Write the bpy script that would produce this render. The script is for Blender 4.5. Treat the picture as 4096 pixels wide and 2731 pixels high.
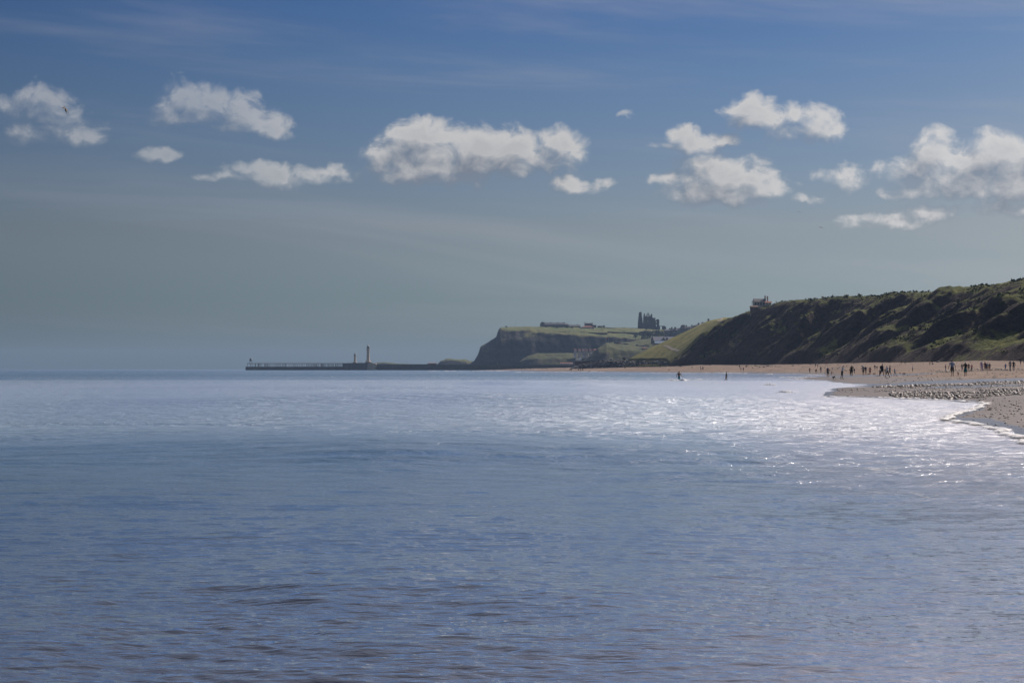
import bpy, bmesh, math, random
import numpy as np
from mathutils import Vector, Matrix, Euler

for _o in list(bpy.data.objects):
    bpy.data.objects.remove(_o, do_unlink=True)
SC = bpy.context.scene
COL = SC.collection
RND = random.Random(7)

# ------------------------------------------------------------------ camera
F = 8000.0        # focal length in pixels of the 4096 px wide frame
HZ = 1476.0       # row of the sea horizon
EYE = 1.5         # eye height above the sea
cam_d = bpy.data.cameras.new('camera')
cam_d.sensor_width = 36.0
cam_d.lens = F / 4096.0 * 36.0
cam_d.clip_start = 0.1
cam_d.clip_end = 120000.0
cam = bpy.data.objects.new('camera', cam_d)
COL.objects.link(cam)
cam.location = (0, 0, EYE)
cam.rotation_euler = (math.pi / 2 + math.atan((HZ - 1365.5) / F), 0, 0)
SC.camera = cam

# ------------------------------------------------------------------ render look
SC.view_settings.view_transform = 'Standard'
SC.view_settings.look = 'None'
SC.view_settings.exposure = 0.0
SC.view_settings.gamma = 1.0
SC.view_settings.use_curve_mapping = False
SC.cycles.use_denoising = True
SC.cycles.max_bounces = 6
SC.cycles.diffuse_bounces = 2
SC.cycles.glossy_bounces = 3
SC.cycles.volume_bounces = 0
SC.cycles.transmission_bounces = 2
SC.cycles.transparent_max_bounces = 8
SC.cycles.sample_clamp_direct = 0.0
SC.cycles.sample_clamp_indirect = 4.0

# ------------------------------------------------------------------ node helper
class NT:
    def __init__(s, tree):
        s.t = tree; s.n = tree.nodes; s.l = tree.links
    def new(s, typ, **kw):
        nd = s.n.new(typ)
        for k, v in kw.items():
            setattr(nd, k, v)
        return nd
    def put(s, sock, v):
        if isinstance(v, bpy.types.NodeSocket):
            s.l.new(v, sock)
        elif v is not None:
            try:
                sock.default_value = v
            except Exception:
                sock.default_value = tuple(v) + (1.0,)
    def math(s, op, a, b=None, c=None, clamp=False):
        nd = s.new('ShaderNodeMath', operation=op, use_clamp=clamp)
        for i, v in enumerate((a, b, c)):
            if v is not None:
                s.put(nd.inputs[i], v)
        return nd.outputs[0]
    def vmath(s, op, a, b=None, c=None):
        nd = s.new('ShaderNodeVectorMath', operation=op)
        for i, v in enumerate((a, b, c)):
            if v is not None:
                s.put(nd.inputs[i], v)
        return nd.outputs['Value'] if op in ('LENGTH', 'DOT_PRODUCT', 'DISTANCE') else nd.outputs[0]
    def noise(s, vec, scale, detail=4.0, rough=0.55, dist=0.0, lac=2.0, dims='3D'):
        nd = s.new('ShaderNodeTexNoise', noise_dimensions=dims)
        if vec is not None:
            s.put(nd.inputs['Vector'], vec)
        s.put(nd.inputs['Scale'], scale); s.put(nd.inputs['Detail'], detail)
        s.put(nd.inputs['Roughness'], rough); s.put(nd.inputs['Distortion'], dist)
        s.put(nd.inputs['Lacunarity'], lac)
        return nd.outputs['Fac'] if 'Fac' in nd.outputs else nd.outputs[0]
    def mix(s, fac, a, b, typ='MIX'):
        nd = s.new('ShaderNodeMix', data_type='RGBA', blend_type=typ)
        s.put(nd.inputs[0], fac); s.put(nd.inputs[6], col4(a)); s.put(nd.inputs[7], col4(b))
        return nd.outputs[2]
    def mixf(s, fac, a, b):
        nd = s.new('ShaderNodeMix', data_type='FLOAT')
        s.put(nd.inputs[0], fac); s.put(nd.inputs[2], a); s.put(nd.inputs[3], b)
        return nd.outputs[0]
    def rng(s, v, a, b, c=0.0, d=1.0, smooth=True):
        nd = s.new('ShaderNodeMapRange', interpolation_type='SMOOTHSTEP' if smooth else 'LINEAR')
        for i, x in enumerate((v, a, b, c, d)):
            s.put(nd.inputs[i], x)
        return nd.outputs[0]
    def ramp(s, v, stops, interp='LINEAR'):
        nd = s.new('ShaderNodeValToRGB'); cr = nd.color_ramp; cr.interpolation = interp
        while len(cr.elements) < len(stops):
            cr.elements.new(0.5)
        for e, (p, c) in zip(cr.elements, stops):
            e.position = p; e.color = col4(c)
        s.put(nd.inputs[0], v)
        return nd.outputs[0]
    def xyz(s, v):
        nd = s.new('ShaderNodeSeparateXYZ'); s.put(nd.inputs[0], v)
        return nd.outputs[0], nd.outputs[1], nd.outputs[2]
    def vec(s, x=0.0, y=0.0, z=0.0):
        nd = s.new('ShaderNodeCombineXYZ')
        for i, v in enumerate((x, y, z)):
            s.put(nd.inputs[i], v)
        return nd.outputs[0]
    def attr(s, name):
        nd = s.new('ShaderNodeAttribute', attribute_type='GEOMETRY', attribute_name=name)
        return nd.outputs['Fac']

def col4(c):
    if isinstance(c, bpy.types.NodeSocket):
        return c
    c = tuple(c)
    return c if len(c) == 4 else c + (1.0,)

def srgb(r, g, b):
    def f(x):
        x /= 255.0
        return x / 12.92 if x <= 0.04045 else ((x + 0.055) / 1.055) ** 2.4
    return (f(r), f(g), f(b))

# ------------------------------------------------------------------ sun and sky
SUN_AZ = math.radians(42.0)     # to the right of the view direction (+Y)
SUN_EL = math.radians(36.0)
SUN_DIR = Vector((math.cos(SUN_EL) * math.sin(SUN_AZ), math.cos(SUN_EL) * math.cos(SUN_AZ), math.sin(SUN_EL)))
sun_d = bpy.data.lights.new('sun', 'SUN')
sun_d.energy = 4.2
sun_d.angle = math.radians(0.53)
sun_d.color = (1.0, 0.93, 0.84)
sun = bpy.data.objects.new('sun', sun_d)
COL.objects.link(sun)
sun.rotation_euler = SUN_DIR.to_track_quat('Z', 'Y').to_euler()

world = bpy.data.worlds.new('World')
SC.world = world
world.use_nodes = True
world.cycles.sampling_method = 'MANUAL'
world.cycles.sample_map_resolution = 256
wt = NT(world.node_tree)
wt.n.clear()
w_out = wt.new('ShaderNodeOutputWorld')
w_bg = wt.new('ShaderNodeBackground')
wt.l.new(w_bg.outputs[0], w_out.inputs[0])
sky = wt.new('ShaderNodeTexSky', sky_type='NISHITA')
sky.sun_disc = False
sky.sun_elevation = SUN_EL
sky.sun_rotation = SUN_AZ
sky.altitude = 0.0
sky.air_density = 1.0
sky.dust_density = 1.2
sky.ozone_density = 2.0

# cumulus: lumps given by their place in the sky (column, row, half width, half height, strength)
CLOUDS = [
    (95, 455, 85, 55, .62), (165, 440, 95, 60, .66), (215, 490, 70, 40, .5), (215, 560, 170, 34, .55), (345, 555, 75, 55, .5), (300, 500, 80, 40, .35),
    (745, 410, 100, 68, .8), (690, 450, 80, 60, .6), (860, 440, 140, 66, .85), (960, 460, 100, 66, .8), (720, 490, 70, 28, .7), (1000, 505, 120, 40, .7), (1085, 535, 62, 26, .75), (880, 530, 70, 20, .55),
    (635, 630, 80, 24, .75),
    (900, 705, 110, 18, .5), (1030, 690, 120, 40, .8), (1110, 715, 100, 34, .75), (1260, 700, 110, 38, .65), (1370, 710, 70, 30, .45),
    (1700, 510, 110, 42, .7), (1560, 610, 90, 55, .95), (1690, 590, 140, 88, 1.1), (1660, 655, 150, 68, 1.0), (1840, 610, 170, 92, 1.15), (1850, 670, 150, 48, 1.0), (2040, 590, 105, 66, 1.05), (2010, 650, 170, 44, .95), (2240, 590, 90, 66, 1.0), (2180, 640, 120, 44, .85),
    (2290, 735, 75, 28, .7), (2385, 740, 55, 28, .5), (2515, 455, 42, 15, .5),
    (2755, 555, 62, 46, .9), (2850, 575, 92, 30, .9), (2690, 588, 70, 14, .6),
    (2960, 470, 62, 55, .6), (3065, 465, 105, 56, .95), (3150, 475, 80, 44, .75), (3280, 510, 82, 62, .85), (3180, 540, 150, 40, .3),
    (2690, 715, 75, 26, .75), (2770, 760, 80, 40, .8), (2830, 700, 110, 66, 1.0), (2960, 720, 120, 66, 1.0), (3060, 760, 100, 42, .85), (2880, 770, 160, 44, .9),
    (3740, 620, 72, 66, .95), (3650, 690, 130, 54, .75), (3840, 670, 130, 66, 1.0), (3980, 670, 140, 84, 1.1), (4090, 690, 140, 100, 1.1), (3860, 740, 200, 56, .9), (4060, 760, 120, 60, .9), (4220, 700, 150, 90, 1.0), (3700, 780, 160, 26, .5), (4020, 850, 130, 36, .6), (4200, 840, 120, 40, .6),
    (3410, 725, 70, 50, .55), (3300, 710, 60, 30, .35), (3245, 800, 66, 18, .5), (3500, 885, 130, 28, .65), (3600, 905, 90, 20, .7), (3690, 870, 100, 40, .7),
]
gt = bpy.data.node_groups.new('cumulus_field', 'ShaderNodeTree')
gt.interface.new_socket('P', in_out='INPUT', socket_type='NodeSocketVector')
gt.interface.new_socket('Field', in_out='OUTPUT', socket_type='NodeSocketFloat')
g = NT(gt)
g_in = g.new('NodeGroupInput'); g_out = g.new('NodeGroupOutput')
gp = g_in.outputs[0]
# wobble the outline first, then measure how deep inside the lumps a direction lies
w1 = g.new('ShaderNodeTexNoise'); w1.inputs['Scale'].default_value = 9.0; w1.inputs['Detail'].default_value = 3.0
g.put(w1.inputs['Vector'], gp)
wob = g.vmath('MULTIPLY_ADD', g.vmath('SUBTRACT', w1.outputs['Color'], (0.5, 0.5, 0.5)), (0.085, 0.075, 0.0), gp)
acc = None
for (cx, cy, rx, ry, st) in CLOUDS:
    sx, sy = 1000.0 / rx, 1000.0 / ry
    q = g.vmath('MULTIPLY_ADD', wob, (sx, sy, 0.0), (-cx / 1000.0 * sx, -cy / 1000.0 * sy, 0.0))
    d2 = g.vmath('DOT_PRODUCT', q, q)
    val = g.math('MULTIPLY_ADD', d2, -0.5 * (0.5 + 0.5 * st), st)
    acc = val if acc is None else g.math('SMOOTH_MAX', acc, val, 0.25)
# billows: the finest ones are only on the upper side
fb = g.noise(g.vmath('MULTIPLY', gp, (1.0, 1.25, 1.0)), 8.5, 7.0, 0.57, 0.35)
fld = g.math('ADD', acc, g.math('MULTIPLY', g.math('SUBTRACT', fb, 0.5), 2.6))
g.l.new(fld, g_out.inputs[0])

tc = wt.new('ShaderNodeTexCoord')
SKY_STRENGTH = 0.10
wdir = tc.outputs['Generated']
dx, dy, dz = wt.xyz(wdir)
elev = wt.math('MAXIMUM', dz, 0.0)
# sky tint by height: grey green low, blue above, raised overhead to brighten water
tint = wt.ramp(elev, [
    (0.000, (0.35, 0.52, 0.80)),
    (0.035, (0.325, 0.435, 0.615)),
    (0.070, (0.375, 0.415, 0.52)),
    (0.147, (0.232, 0.332, 0.508)),
    (0.182, (0.165, 0.280, 0.495)),
    (0.260, (0.44, 0.54, 0.72)),
    (0.420, (0.72, 0.80, 0.92)),
    (1.000, (0.80, 0.86, 0.98)),
])
# the air grows brighter and paler towards the sun
toward = wt.vmath('DOT_PRODUCT', wdir, tuple(SUN_DIR))
glow_c = wt.new('ShaderNodeFloatCurve')
gc = glow_c.mapping.curves[0]
for _x, _y in ((0.40, 0.105), (0.65, 0.146), (0.80, 0.164), (0.87, 0.190), (0.92, 0.30), (0.97, 0.60)):
    gc.points.new(_x, _y)
gc.points[0].location = (0.0, 0.075); gc.points[-1].location = (1.0, 1.0)
glow_c.mapping.update()
wt.put(glow_c.inputs['Value'], wt.math('MAXIMUM', toward, 0.0))
glow = wt.math('MULTIPLY', glow_c.outputs[0], 6.0)
sun_tint = wt.mix(wt.rng(toward, 0.72, 0.97), (1.0, 1.0, 1.0), (1.50, 1.12, 0.84))
base = wt.mix(1.0, sky.outputs[0], tint, 'MULTIPLY')
base = wt.mix(1.0, base, sun_tint, 'MULTIPLY')
base = wt.vmath('SCALE', base); base.node.inputs['Scale'].default_value = 1.0
wt.l.new(glow, base.node.inputs['Scale'])
veil_p = wt.vec(wt.math('MULTIPLY', wt.math('ARCTAN2', dx, dy), 5.0), wt.math('MULTIPLY_ADD', wt.math('ARCTAN2', dx, dy), 3.2, wt.math('MULTIPLY', elev, 46.0)), 1.7)
veil = wt.noise(veil_p, 0.55, 6.0, 0.60, 0.5)
veil = wt.math('MULTIPLY', wt.rng(veil, 0.46, 0.78), wt.rng(toward, 0.50, 0.86, 0.10, 0.50, False))
base = wt.mix(veil, base, (4.3, 4.25, 4.6))
wt.l.new(base, w_bg.inputs[0])
w_bg.inputs[1].default_value = SKY_STRENGTH

# cloud layer: the same rows of cumulus go on all round the horizon
az = wt.math('ARCTAN2', dx, dy)
U = wt.math('WRAP', wt.math('MULTIPLY_ADD', az, F * 1.011 / 1000.0, 2.048), 4.55, -0.10)
V = wt.math('MULTIPLY_ADD', elev, -F / 1000.0 * 1.006, HZ / 1000.0)
P0 = wt.vec(U, V, 0.0)
def cumulus(p, tree=None):
    nd = wt.new('ShaderNodeGroup'); nd.node_tree = tree or gt
    wt.put(nd.inputs[0], p)
    return nd.outputs[0]
f0 = cumulus(P0)
f1 = cumulus(wt.vmath('ADD', P0, (0.026, -0.045, 0.0)))
f2 = cumulus(wt.vmath('ADD', P0, (0.055, -0.10, 0.0)))
topness = wt.rng(wt.math('SUBTRACT', f0, f1), 0.05, 0.55)
dens = wt.math('MULTIPLY', wt.rng(f0, -0.34, 1.10), wt.rng(f0, -0.3, 1.3, 0.72, 1.0))
dens = wt.mixf(topness, dens, wt.rng(f0, -0.14, 0.72))
lit = wt.math('MULTIPLY_ADD', wt.math('SUBTRACT', f0, f1), 0.55, 0.44)
lit = wt.math('MULTIPLY_ADD', wt.math('SUBTRACT', f0, f2), 0.46, lit, clamp=True)
core = wt.rng(f0, 0.55, 1.45)
lit = wt.math('SUBTRACT', lit, wt.math('MULTIPLY', core, 0.26), clamp=True)
cl_col = wt.mix(lit, (2.0, 2.25, 2.75), (5.8, 5.7, 5.65))  # sunlit tops and grey bases painted into the cloud colour
air = wt.rng(U, 0.7, 1.7, 0.46, 0.93)
cl_col = wt.vmath('SCALE', cl_col); wt.l.new(wt.rng(U, 2.4, 3.8, 1.0, 1.14), cl_col.node.inputs['Scale'])
w_cl = wt.new('ShaderNodeBackground')
wt.l.new(wt.mix(wt.math('MULTIPLY', dens, air), base, cl_col), w_cl.inputs[0])
w_cl.inputs[1].default_value = SKY_STRENGTH
band = wt.math('MULTIPLY', wt.math('GREATER_THAN', V, 0.27), wt.math('LESS_THAN', V, 1.0))
w_mix = wt.new('ShaderNodeMixShader')
wt.l.new(band, w_mix.inputs[0]); wt.l.new(w_bg.outputs[0], w_mix.inputs[1]); wt.l.new(w_cl.outputs[0], w_mix.inputs[2])
wt.l.new(w_mix.outputs[0], w_out.inputs[0])

# ------------------------------------------------------------------ numeric noise
_rs = np.random.RandomState(11)
_PERM = np.tile(_rs.permutation(512), 2)
_ANG = _rs.rand(512) * 2 * np.pi
_GX, _GY = np.cos(_ANG), np.sin(_ANG)

def perlin(x, y, seed=0):
    x = np.asarray(x, dtype=np.float64); y = np.asarray(y, dtype=np.float64)
    xi = np.floor(x).astype(np.int64); yi = np.floor(y).astype(np.int64)
    xf, yf = x - xi, y - yi
    u = xf * xf * xf * (xf * (xf * 6 - 15) + 10); v = yf * yf * yf * (yf * (yf * 6 - 15) + 10)
    def gr(ix, iy, fx, fy):
        h = _PERM[(_PERM[(ix + seed * 31) & 511] + iy + seed * 17) & 511]
        return _GX[h] * fx + _GY[h] * fy
    a = gr(xi, yi, xf, yf); b = gr(xi + 1, yi, xf - 1, yf)
    c = gr(xi, yi + 1, xf, yf - 1); d = gr(xi + 1, yi + 1, xf - 1, yf - 1)
    return (a + u * (b - a)) + v * ((c + u * (d - c)) - (a + u * (b - a)))

def fbm(x, y, octaves=4, seed=0, gain=0.5, lac=2.0):
    s = 0.0; a = 1.0
    for o in range(octaves):
        s = s + a * perlin(x, y, seed + o * 7)
        x = x * lac + 3.7; y = y * lac - 1.3; a *= gain
    return s

def ridged(x, y, octaves=4, seed=0, gain=0.5):
    s = 0.0; a = 1.0
    for o in range(octaves):
        s = s + a * (1.0 - 2.0 * np.abs(perlin(x, y, seed + o * 5)))
        x = x * 2.03 + 1.7; y = y * 2.03 + 9.1; a *= gain
    return s

def sstep(a, b, x):
    t = np.clip((x - a) / (b - a), 0, 1)
    return t * t * (3 - 2 * t)

# ------------------------------------------------------------------ object helpers
def at(px, py, Y):
    """the place at distance Y seen at a column and row of the 4096 x 2731 photograph"""
    return Vector(((px - 2048.0) / F * Y, Y, EYE + (HZ - py) / F * Y))

def tag(o, label=None, cat=None, group=None, kind=None):
    if label: o['label'] = label
    if cat: o['category'] = cat
    if group: o['group'] = group
    if kind: o['kind'] = kind
    return o

def link(name, data, parent=None):
    o = bpy.data.objects.new(name, data)
    COL.objects.link(o)
    if parent is not None:
        o.parent = parent
    return o

def empty(name, loc=(0, 0, 0), rz=0.0):
    o = bpy.data.objects.new(name, None)
    COL.objects.link(o)
    o.location = loc; o.rotation_euler = (0, 0, rz)
    o.empty_display_size = 0.2
    return o

def np_mesh(name, verts, quads=None, tris=None, mat=None, smooth=True, attrs=None):
    me = bpy.data.meshes.new(name)
    verts = np.asarray(verts, dtype=np.float32).reshape(-1, 3)
    q = np.zeros((0, 4), np.int32) if quads is None else np.asarray(quads, np.int32).reshape(-1, 4)
    t = np.zeros((0, 3), np.int32) if tris is None else np.asarray(tris, np.int32).reshape(-1, 3)
    me.vertices.add(len(verts)); me.vertices.foreach_set('co', verts.ravel())
    nl = len(q) * 4 + len(t) * 3
    me.loops.add(nl)
    me.loops.foreach_set('vertex_index', np.concatenate([q.ravel(), t.ravel()]))
    me.polygons.add(len(q) + len(t))
    st = np.concatenate([np.arange(len(q)) * 4, len(q) * 4 + np.arange(len(t)) * 3]).astype(np.int32)
    me.polygons.foreach_set('loop_start', st)
    if smooth:
        me.polygons.foreach_set('use_smooth', np.ones(len(q) + len(t), dtype=bool))
    me.update(calc_edges=True)
    for k, v in (attrs or {}).items():
        at_ = me.attributes.new(k, 'FLOAT', 'POINT')
        at_.data.foreach_set('value', np.asarray(v, np.float32).ravel())
    if mat is not None:
        me.materials.append(mat)
    return me

def grid_quads(n, m, off=0):
    i = np.arange(n - 1)[:, None]; j = np.arange(m - 1)[None, :]
    a = i * m + j
    return (np.stack([a, a + 1, a + m + 1, a + m], -1).reshape(-1, 4) + off)

def new_mat(name):
    m = bpy.data.materials.new(name)
    m.use_nodes = True
    nt = NT(m.node_tree)
    b = m.node_tree.nodes['Principled BSDF']
    return m, nt, b

# ------------------------------------------------------------------ beach relief: height along rays from the camera
BEACH = {
    5600: [(20, -.1), (26, 0), (45, .25), (100, .5), (200, .9), (300, 2.0), (420, 3.6), (520, 4.2)],
    4500: [(25, -.15), (33, 0), (60, .15), (100, .3), (150, .48), (182, .58), (195, .60), (212, .72), (300, 1.0), (380, 1.4), (430, 2.4), (520, 3.6), (600, 4.4)],
    4096: [(30, -.25), (40.8, 0), (60, .07), (100, .2), (150, .42), (178, .52), (192, .54), (212, .68), (300, .95), (382, 1.31), (450, 2.2), (560, 3.6), (620, 4.4)],
    3945: [(40, -.2), (51.5, 0), (65, .05), (80, .035), (86, .03), (100, .14), (150, .34), (178, .42), (192, .43), (212, .6), (300, .88), (382, 1.3), (450, 2.1), (585, 3.7), (640, 4.5)],
    3900: [(40, -.2), (53, 0), (65, .04), (76, 0.0), (84, -.03), (91, 0), (110, .12), (150, .3), (178, .36), (192, .37), (212, .55), (300, .85), (382, 1.29), (450, 2.0), (600, 3.7), (650, 4.5)],
    3770: [(46, -.2), (58.3, 0.0), (60.5, .01), (64, -.02), (80, -.07), (96, 0), (112, .13), (150, .25), (178, .26), (195, .27), (212, .42), (240, .58), (300, .80), (345, .84), (380, .95), (400, 1.2), (640, 3.5), (700, 4.5)],
    3640: [(50, -.3), (70, -.15), (90, -.04), (100, 0), (114, .12), (150, .21), (176, .15), (198, .15), (216, .3), (283, .55), (330, .56), (360, .58), (400, 1.1), (500, 2.0), (690, 3.6), (760, 4.6)],
    3500: [(60, -.3), (95, -.05), (103.4, 0), (115, .09), (130, .1), (150, .15), (172, .03), (200, .03), (222, .16), (283, .43), (320, .40), (360, .40), (400, .75), (500, 1.5), (740, 3.6), (820, 4.6)],
    3390: [(60, -.3), (98, -.06), (106, 0), (115, .06), (135, .07), (152, .09), (168, -.02), (200, -.03), (232, .1), (290, .32), (340, .3), (380, .25), (440, .5), (560, 1.4), (820, 3.6), (900, 4.6)],
    3300: [(80, -.3), (100, -.05), (108, 0), (118, .03), (127, 0), (140, -.04), (200, -.05), (262, -.02), (272, .05), (300, .12), (350, .16), (385, .06), (420, -.02), (500, -.03), (565, 0.0), (640, .35), (720, 1.2), (900, 3.7), (980, 4.6)],
    3190: [(80, -.4), (280, -.05), (293, .005), (312, .03), (332, -.03), (400, -.1), (570, -.05), (660, 0), (740, .7), (860, 2.0), (980, 3.9), (1060, 4.7)],
    3000: [(100, -.6), (680, -.15), (755, 0), (850, .75), (950, 1.9), (1130, 4.1), (1200, 4.7)],
    2800: [(100, -.8), (700, -.3), (800, 0), (900, .80), (1000, 1.5), (1250, 4.2), (1320, 4.8)],
    2600: [(200, -1), (850, -.4), (985, 0), (1150, .95), (1300, 2.0), (1450, 3.2), (1560, 4.0)],
    2450: [(200, -1), (950, -.4), (1130, 0), (1300, 1.0), (1500, 2.4), (1600, 3.0)],
    2290: [(200, -1), (1100, -.3), (1260, 0), (1400, .8), (1560, 1.6), (2000, 2.4), (2600, 3.6)],
    2100: [(300, -1), (1500, -.3), (1750, 0), (2200, .8), (2620, 2.2)],
    1960: [(300, -1.4), (2000, -.4), (2450, 0), (2620, .5)],
    1800: [(300, -2), (2600, -.7), (2800, -.6)],
    1000: [(300, -2), (2600, -1.5), (2800, -1.5)],
}
_BK = np.array(sorted(BEACH))
def beach_z(X, Y):
    X = np.asarray(X, float); Y = np.maximum(np.asarray(Y, float), 1.0)
    px = 2048 + F * X / Y
    prof = [np.interp(np.log(Y), np.log([a for a, _ in BEACH[k]]), [b for _, b in BEACH[k]]) for k in _BK]
    prof = np.stack(prof)
    idx = np.clip(np.searchsorted(_BK, px) - 1, 0, len(_BK) - 2)
    t = np.clip((px - _BK[idx]) / (_BK[idx + 1] - _BK[idx]), 0, 1)
    z0 = np.take_along_axis(prof, idx[None], 0)[0]; z1 = np.take_along_axis(prof, idx[None] + 1, 0)[0]
    z = z0 + (z1 - z0) * t
    z = z + fbm(X / 9.0, Y / 9.0, 3, 3) * 0.012 * np.clip(Y / 60.0, 0.5, 8.0)
    return z
def gz(X, Y):
    return float(beach_z(np.array([X]), np.array([Y]))[0])

# ------------------------------------------------------------------ sea
class Waves:
    def __init__(s):
        r = np.random.RandomState(5)
        s.k = []
        # main heading: towards the camera and the shore on the right
        for lam0, n, slope, spread in ((9.0, 5, .010, .16), (3.6, 8, .012, .18), (1.7, 12, .015, .22), (0.85, 18, .022, .26), (0.46, 22, .036, .30), (0.27, 26, .075, .34), (0.165, 30, .120, .38), (0.11, 30, .10, .42)):
            for i in range(n):
                lam = lam0 * math.exp(r.uniform(-.34, .34))
                th = -math.pi / 2 + 0.06 + r.normal() * spread
                kk = 2 * math.pi / lam
                s.k.append((lam, kk * math.cos(th), kk * math.sin(th), slope / math.sqrt(n) * 1.414 / kk, r.uniform(0, 6.283)))
    def height(s, X, Y, cell, chop):
        h = np.zeros_like(X)
        for lam, kx, ky, a, ph in s.k:
            fade = np.clip((lam / cell - 2.2) / 2.0, 0, 1)
            if fade.max() <= 0:
                continue
            p = kx * X + ky * Y + ph
            c = np.sin(p)
            # peaked crests, flat troughs
            h += fade * a * (c + 0.30 * np.cos(2 * p)) * (chop if lam < 6 else 1.0)
        return h
WAVES = Waves()
# long swells rolling in: crest distance, tilt of the crest line, extent along it, height, length towards us and behind
SWELLS = [
    (13.4, -0.22, -.6, 1.5, .075, .9, 2.2), (17.5, .06, -.6, 3.0, .055, 1.3, 3.0), (24.0, .02, -4.5, 5.0, .045, 2.0, 4.0),
    (35.0, -0.02, -2.6, 6.0, .26, 3.2, 9.0), (48.0, .03, 3.0, 9.0, .07, 4.0, 6.0), (84.0, .0, -3.0, 14.0, .46, 4.5, 14.0), (70.0, .02, 4.0, 14.0, .10, 5.0, 8.0),
    (112.0, .03, -2.0, 12.0, .24, 5.0, 12.0), (150.0, -.03, -14.0, 16.0, .36, 6.0, 16.0), (168.0, .05, 1.0, 8.0, .50, 6.0, 20.0), (225.0, .0, -20.0, 60.0, .26, 14.0, 24.0), (320.0, .0, -30.0, 90.0, .35, 18.0, 30.0), (450.0, .0, 0.0, 120.0, .35, 24.0, 40.0),
    (9.8, .05, 1.4, 2.4, .012, .9, 1.8), (11.2, -.12, -2.2, 1.6, .014, .8, 1.8),
]
def sea_height(X, Y, cell):
    d = np.hypot(X, Y)
    patch = fbm(X / (4 + d * .12), Y / (7 + d * .30), 3, 21)
    chop = np.clip(0.92 + 0.6 * patch, 0.45, 1.4)
    wx = X + fbm(X / 2.6, Y / 4.0, 2, 61) * 0.35; wy = Y + fbm(X / 3.2 + 7, Y / 5.0, 2, 63) * 0.45
    h = WAVES.height(wx, wy, cell, chop)
    for (yc, tilt, xc, xw, hh, lf, lb) in SWELLS:
        crest = yc + tilt * (X - xc) + perlin(X / (xw * .7), X * 0 + yc, 9) * lf * 0.8
        dy = Y - crest
        prof = np.where(dy < 0, np.exp(-(dy / lf) ** 2), np.exp(-(dy / lb) ** 2))
        h += hh * prof * np.exp(-((X - xc) / xw) ** 2)
    zb = beach_z(X, Y)
    depth = -zb
    h *= np.clip(0.20 + depth * 2.2, 0.12, 1.0)       # waves die out over the shallows
    return h, zb, patch

def polar_patch(r0, r1, ratio, a0, a1, na):
    nr = int(math.log(r1 / r0) / math.log(ratio)) + 2
    R = r0 * (r1 / r0) ** (np.arange(nr) / (nr - 1))
    A = np.linspace(a0, a1, na)
    Rg, Ag = np.meshgrid(R, A, indexing='ij')
    cell = np.broadcast_to(np.maximum(Rg * (ratio - 1), Rg * (a1 - a0) / na), Rg.shape)
    return Rg * np.sin(Ag), Rg * np.cos(Ag), cell, nr, na

VS, QS, AT = [], [], {'shallow': [], 'rough': [], 'fine': [], 'foam': [], 'painted_sheen': []}
off = 0
D2R = math.pi / 180
for (r0, r1, ratio, a0, a1, na) in (
        (6.0, 45.0, 1.0029, -20.0 * D2R, 27.0 * D2R, 860),
        (45.0, 200.0, 1.0065, -20.0 * D2R, 27.0 * D2R, 540),
        (200.0, 9000.0, 1.020, -20.0 * D2R, 27.0 * D2R, 300),
        (6.0, 9000.0, 1.05, -75 * D2R, -20.0 * D2R, 120),
        (6.0, 9000.0, 1.05, 27.0 * D2R, 75 * D2R, 120)):
    X, Y, cell, nr, na = polar_patch(r0, r1, ratio, a0, a1, na)
    d = np.hypot(X, Y)
    cell = np.maximum(cell, np.interp(d, [0, 20, 62], [0, .058, .36]))
    h, zb, patch = sea_height(X, Y, cell)
    d = np.hypot(X, Y)
    shallow = np.clip(1.0 - (-zb) / 0.8, 0, 1)
    shallow = np.maximum(shallow, 0.85 * np.exp(-((d - 5) / 22.0) ** 2) * sstep(-30, 6, X * 22 / np.maximum(d, 1) + 8))
    rough = np.clip(0.06 + 0.26 * sstep(12, 60, d) - 0.16 * sstep(180, 420, d) + 0.06 * patch * sstep(20, 60, d), 0.03, 1)
    fine = (0.02 + 0.98 * sstep(13, 34, d) + 0.45 * sstep(38, 46, d) * (1 - sstep(46, 110, d)) + 0.5 * sstep(190, 330, d)) * np.clip(0.9 + 0.8 * patch, 0.35, 1.4)
    foam = np.clip(sstep(-.10, 0.0, zb + fbm(X / 3.0, Y / 6.0, 3, 17) * .05) * 0.62, 0, 1) * sstep(35, 60, Y)
    foam = np.maximum(foam, 0.36 * sstep(.04, .20, X / np.maximum(Y, 1)) * sstep(9, 18, d) * (1 - sstep(120, 300, d)) * np.clip(.6 + 1.6 * patch, 0, 1))
    painted_sheen = (1.1 * sstep(-.06, .24, X / np.maximum(Y, 1)) * (1 - sstep(16, 48, d)) + sstep(16, 48, d)) * (1 - sstep(150, 260, d)) * np.clip(0.80 + 0.9 * patch, 0.15, 1.3) * (0.62 + 0.38 * sstep(-.15, .18, X / np.maximum(Y, 1)))
    VS.append(np.stack([X, Y, h], -1).reshape(-1, 3)); QS.append(grid_quads(nr, na, off)[:, ::-1])
    for k, v in (('shallow', shallow), ('rough', rough), ('fine', fine), ('foam', foam), ('painted_sheen', painted_sheen)):
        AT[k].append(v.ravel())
    off += nr * na

sea_mat, nt, b = new_mat('sea_water')
geo = nt.new('ShaderNodeNewGeometry')
pos = geo.outputs['Position']
sh, ro, fi, fo = nt.attr('shallow'), nt.attr('rough'), nt.attr('fine'), nt.attr('foam')
drift = nt.noise(nt.vmath('MULTIPLY', pos, (0.02, 0.02, 0.0)), 1.0, 4.0, 0.6)
deep = nt.mix(drift, (0.030, 0.095, 0.140), (0.046, 0.118, 0.165))
silt = nt.mix(drift, (0.090, 0.086, 0.106), (0.120, 0.114, 0.136))
body = nt.mix(sh, deep, silt)
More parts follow.
